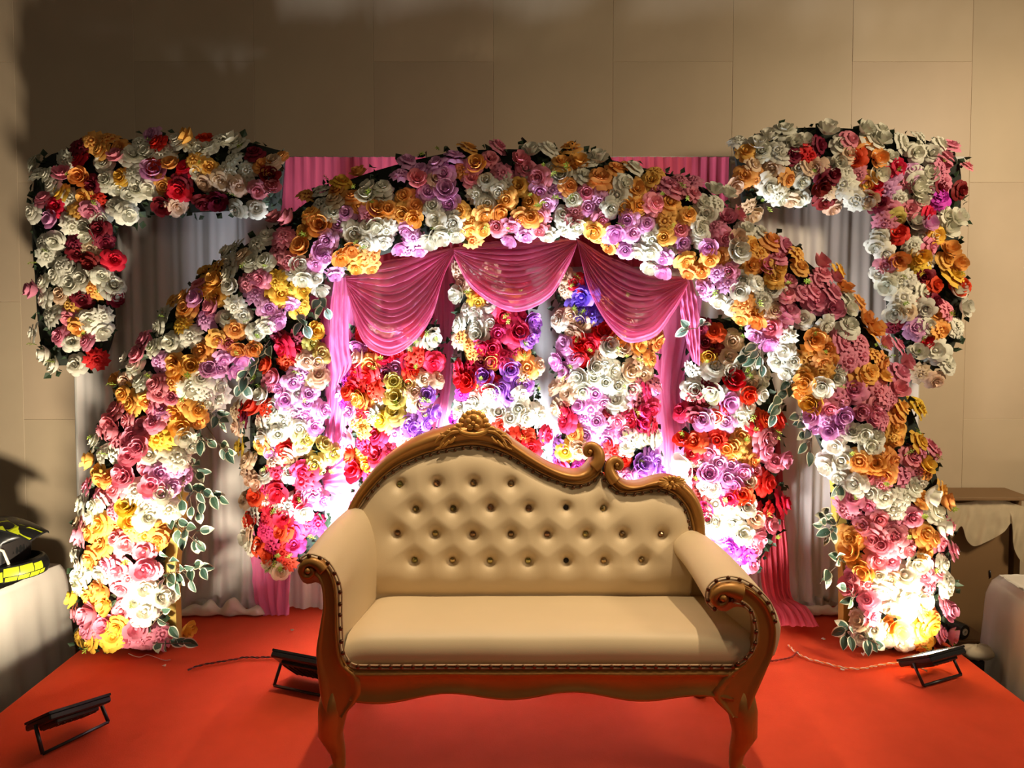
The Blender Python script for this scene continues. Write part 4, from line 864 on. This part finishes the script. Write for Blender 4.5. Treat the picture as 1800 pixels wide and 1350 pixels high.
# ------------------------------------------------------------------ left side: table under a white cloth, helmet
TZ = .225
def cloth_block(name, label, poly, zt, zb, m, seed, flare=.05, amp=.016, n=150, nv=26, rnd_=.03, cat='tablecloth'):
    """a cloth thrown over a block: top sheet with soft edge and hanging folds"""
    pts = np.array(poly+[poly[0]], float); d = np.r_[0, np.cumsum(np.sqrt(((pts[1:]-pts[:-1])**2).sum(1)))]; tt = np.linspace(0, d[-1], n+1)[:-1]
    ring = np.stack([np.interp(tt, d, pts[:, 0]), np.interp(tt, d, pts[:, 1])], 1); c = ring.mean(0); rows = []
    for s in (.02, .3, .6, .85, .95):
        rows.append([Vector((c[0]+(x-c[0])*s, c[1]+(y-c[1])*s, zt+.006*noise.noise((x*6*s, y*6*s, seed)))) for x, y in ring])
    for j in range(nv+1):
        v = j/nv; r = []
        for i, (x, y) in enumerate(ring):
            o = Vector((x-c[0], y-c[1], 0)).normalized(); a = tt[i]/d[-1]*2*PI
            q = Vector((math.cos(a)*2.2, math.sin(a)*2.2, seed))
            e = amp*v*1.6*(noise.noise(q*2.6+Vector((0, 0, v*.5)))+.6*noise.noise(q*5.5+Vector((0, 0, v)))) + flare*v**1.5*(.6+.8*noise.noise(q*1.3)) + rnd_*(min(1, v*8))**.5 - .0
            z = zt + (zb-zt)*v - .010*min(1, v*8)**2
            r.append(Vector((x, y, 0))+o*(e-.02)+Vector((0, 0, z+.004*noise.noise(q*4))))
        rows.append(r)
    b = MB().grid(rows, 0, True); b.f.append(tuple(range(n))); b.mi.append(0)
    return b.build(name, m, label=label, cat=cat)
tb = thing('side_table', 'plain wooden side table hidden under the white cloth left of the stage', 'table', (-2.42, 3.16, STZ))
TP = [(-2.24, 2.88), (-2.14, 3.36), (-2.80, 3.42), (-3.0, 2.94)]
cxy = np.mean(TP, 0)
TPi = [tuple(cxy+(np.array(q)-cxy)*.93) for q in TP]
b = MB(); v = [(x, y, TZ-.035) for x, y in TPi]+[(x, y, TZ-.006) for x, y in TPi]
b.add(v, [(3, 2, 1, 0), (4, 5, 6, 7)]+[(i, (i+1) % 4, 4+(i+1) % 4, 4+i) for i in range(4)])
adopt(b.build('table_top', M['brown'], smooth=False), tb)
for x, y in [tuple(cxy+(np.array(q)-cxy)*.84) for q in TP]: adopt(MB().box((x, y, (STZ+TZ-.035)/2), (.045, .045, TZ-.035-STZ), bev=.004).build('leg', M['brown'], smooth=False), tb)
cloth_block('tablecloth', 'white cotton cloth draped over the side table left of the stage', TP, TZ+.004, STZ+.03, M['whitecloth'], 3, flare=.05, amp=.025)
# helmet, facing right
HZ = TZ+.012; hc = Vector((P(22, 960, 3.17).x, 3.17, HZ+.135))
hel = thing('helmet', 'black off-road helmet with neon yellow stripes on the cloth-covered table', 'helmet', (hc.x, hc.y, HZ))
rows = []; NU, NV = 32, 18
for j in range(NV+1):
    t = PI*(.02+.80*j/NV); r = []
    for i in range(NU):
        a = 2*PI*i/NU; x = .135*math.sin(t)**.9*math.cos(a); y = .115*math.sin(t)**.9*math.sin(a); z = .135*math.cos(t)
        if x > .03 and -.075 < z < .055: x = .03+(x-.03)*.25
        r.append(hc+Vector((x-.02, y, z-.01)))
    rows.append(r)
adopt(MB().grid(rows, 0, True).build('shell', M['black']), hel)
# peak
rows = []; rk = []
for j in range(9):
    u = j/8; r = []; r2 = []
    for i in range(13):
        s = 2*i/12-1; wd = .085*(1-.25*u)
        p = hc+Vector((-.07+.215*u-.02*s*s*u, s*wd, .135-.055*u*u-.020*s*s-.01*u))
        r.append(p); r2.append(p-Vector((0, 0, .008)))
    rows.append(r); rk.append(r2)
b = MB().grid(rows); b.grid(rk); b.grid([rows[-1], rk[-1]]); b.grid([[q[0] for q in rows], [q[0] for q in rk]]); b.grid([[q[-1] for q in rows], [q[-1] for q in rk]])
pk = adopt(b.build('peak', M['black']), hel)
def decal(poly, f, m=M['neon'], name='stripe', par=None):
    b = MB(); a = [f(*q) for q in poly]; o = Vector((0, -.0025, .0012)); k = len(a)
    b.add([p+o for p in a]+[p for p in a], [tuple(range(k))]+[(i, (i+1) % k, k+(i+1) % k, k+i) for i in range(k)])
    d = b.build(name, m, None, False, label='neon yellow stripe'); d.parent = par; return d
fp = lambda u, s: hc+Vector((-.07+.215*u-.02*s*s*u, s*.085*(1-.25*u), .135-.055*u*u-.020*s*s-.01*u))
for poly in ([(.15, -.55), (.55, -.98), (.75, -.99), (.6, -.5), (.3, -.2)], [(.62, -.9), (.98, -.98), (.99, -.1), (.75, -.2)], [(.2, -.98), (.5, -1.0), (.35, -.75)], [(.2, -.1), (.6, -.3), (.9, .2), (.4, .3)]):
    decal(poly, fp, par=pk)
# chin bar
def chin(t, v, out=0.0):     # t: -1..1 round the front, v: 0 bottom .. 1 top
    a = t*1.25; R_ = .155+out; return hc+Vector((-.035+R_*math.cos(a)*1.05+.012*(1-v), R_*.80*math.sin(a), -.128+.068*v+.012*math.cos(a)))
rows = [[chin(-1.25+2.5*i/24, v, .012*math.sin(PI*v)) for i in range(25)] for v in np.linspace(0, 1, 7)]
inn = [[hc+(p-hc)*.86 for p in r] for r in (rows[-1], rows[0])]
b = MB().grid(rows); b.grid([rows[-1], inn[0], inn[1], rows[0]])
cbar = adopt(b.build('chin_bar', M['black']), hel)
fc = lambda t, v: chin(t, v, .012*math.sin(PI*v)+.002)
for t0, t1, v0, v1 in [(-1.2, -.95, .1, .75), (-.92, -.64, .42, .92), (-.62, -.34, .42, .92), (-.32, -.10, .42, .86), (-.92, -.70, .08, .36), (-.68, -.46, .08, .36), (-.44, -.22, .08, .36), (-.2, -.06, .1, .36)]:
    b = MB().grid([[fc(t0+(t1-t0)*i/5+.03*v, v0+(v1-v0)*v) for i in range(6)] for v in (0, .33, .66, 1)])
    d = b.build('stripe', M['neon'], label='neon yellow panel'); d.parent = cbar
rows = [[hc+Vector((.020+.02*math.cos(a)-.004, .095*math.sin(a), -.060+.10*v)) for a in np.linspace(-1.4, 1.4, 12)] for v in (0, .5, 1)]
adopt(MB().grid(rows).build('face_opening', M['hole']), hel)
adopt(MB().tube([hc+Vector((-.03, -.108, .045)), hc+Vector((.03, -.10, .015)), hc+Vector((.045, -.088, -.05))], .006, 6).build('trim', M['wirewhite'], label='pale edge of the face opening'), hel)

# ------------------------------------------------------------------ right side
X0 = P(1662, 900, 3.46).x; zc = P(1700, 874, 3.46).z
cb_ = thing('cabinet', 'brown board cabinet against the wall behind the lace cloth', 'cabinet', (X0+.22, 3.50, STZ))
W_ = P(1776, 900, 3.46).x-X0
adopt(MB().box((X0+W_/2, 3.525, (STZ+zc)/2), (W_, .13, zc-STZ), bev=.004).build('body', M['brown'], smooth=False), cb_)
adopt(MB().box((X0+W_/2+.01, 3.490, zc+.008), (W_+.10, .20, .016), bev=.003).build('top', M['brown'], smooth=False), cb_)
adopt(MB().box((X0+W_+.05, 3.5, (STZ+zc)/2), (.03, .05, zc-STZ)).build('leg', M['brown'], smooth=False), cb_)
adopt(MB().tube([P(1740, 1003, 3.455), P(1741, 1015, 3.455)], .004, 6).build('handle', M['black'], label='small dark slot handle'), cb_)
YD = 3.422
top = [(1655, 882), (1690, 884), (1720, 880), (1755, 878), (1785, 886), (1830, 900)]
bot = [(1655, 900), (1672, 945), (1690, 925), (1700, 950), (1712, 960), (1735, 952), (1765, 935), (1778, 920), (1783, 965), (1800, 990), (1830, 990)]
tc_ = catmull(top, 90); bc_ = catmull(bot, 90); rows = []
for j in range(22):
    v = j/21; r = []
    for i in range(90):
        q = tc_[i]+(bc_[i]-tc_[i])*v
        r.append(P(q[0], q[1], YD-.016*v+.008*v*math.sin(i*.55+v*2)+.005*noise.noise((i*.2, v*3, 1))))
    rows.append(r)
for p in rows[0]: p.z = min(p.z, zc-.004)
MB().grid(rows).build('lace_cloth', M['damask'], label='cream damask cloth with a scalloped edge hanging over the brown cabinet', cat='cloth')
# roll on a low crate
cr = Vector((P(1672, 1108, 3.22).x, 3.25, P(1672, 1108, 3.22).z)); zr = cr.z-.036
crt = thing('crate', 'low brown crate at the right stage edge under the black roll', 'crate', (cr.x+.14, 3.26, STZ))
adopt(MB().box((cr.x+.07, 3.30, (STZ+zr)/2), (.18, .20, zr-STZ), bev=.006).build('body', M['brown'], smooth=False), crt)
adopt(MB().box((cr.x+.07, 3.30, zr-.012), (.20, .22, .022), bev=.004).build('lid', M['brown'], smooth=False), crt)
rl = thing('roll', 'small black roll with a white core lying on the crate', 'roll', (cr.x, 3.25, zr))
ax = Vector((.35, -.94, 0)).normalized(); c1 = P(1696, 1108, 3.20); c1.z = cr.z+.001; c0 = c1-ax*.10
def disc(b, c, ax, r0, r1, n=20, m=0):
    u = Vector((0, 0, 1)); w_ = ax.cross(u)
    b.grid([[c+(u*math.cos(2*PI*i/n)+w_*math.sin(2*PI*i/n))*r for i in range(n)] for r in (r0, r1)], m, True)
b = MB().tube([c0, c0+ax*.004, c1-ax*.004, c1], [.032, .035, .035, .032], 22, caps=False); disc(b, c0, ax, .016, .032); disc(b, c1, ax, .016, .032)
adopt(b.build('winding', M['black']), rl)
b = MB().tube([c0-ax*.002, c1+ax*.003], .016, 18, caps=False); disc(b, c1+ax*.003, ax, .006, .016); disc(b, c0-ax*.002, ax, .006, .016); b.tube([c0, c1+ax*.002], .006, 10, caps=False)
adopt(b.build('core', M['wirewhite'], label='white core'), rl)
bx = [(P(1780, 1040, 2.95).x, 2.78), (P(1780, 1040, 2.95).x+.05, 3.14), (2.75, 3.16), (2.75, 2.72)]
zx = P(1765, 1022, 3.05).z
ct = thing('side_chair', 'chair hidden under the white cloth right of the stage', 'chair', (2.38, 2.96, STZ))
adopt(MB().box((2.42, 2.96, zx-.075), (.40, .20, .04), bev=.01).build('seat', M['brown'], smooth=False), ct)
for xx in (2.27, 2.57):
    for yy in (2.88, 3.03): adopt(MB().box((xx, yy, (STZ+zx-.095)/2), (.035, .035, zx-.095-STZ)).build('leg', M['brown'], smooth=False), ct)
cloth_block('dust_sheet', 'white sheet thrown over the seat right of the stage', bx, zx, STZ+.03, M['whitecloth'], 8, flare=.07, amp=.03, rnd_=.05, cat='sheet')
p0 = Vector((P(1712, 1142, 3.05).x, 3.03, P(1712, 1142, 3.05).z)); rows = []
for j in range(11):
    t = PI*j/10; rows.append([p0+Vector((.075*math.sin(t)*math.cos(a)*(1+.3*noise.noise((math.cos(a)*2, math.sin(a)*2, t))), .05*math.sin(t)*math.sin(a), .028*math.cos(t)*(1+.5*noise.noise((math.cos(a)*3, math.sin(a)*3, t+5))))) for a in np.linspace(0, 2*PI, 25)[:-1]])
MB().grid(rows, 0, True).build('cloth_bundle', M['cream'], label='crumpled cream cloth between the stage edge and the white sheet', cat='cloth')
MB().box((p0.x-.02, 3.05, (STZ+p0.z-.03)/2), (.09, .08, p0.z-.03-STZ-.002), bev=.006).build('plinth', M['stage'], smooth=False, label='dark block under the crumpled cream cloth beside the stage', cat='block')
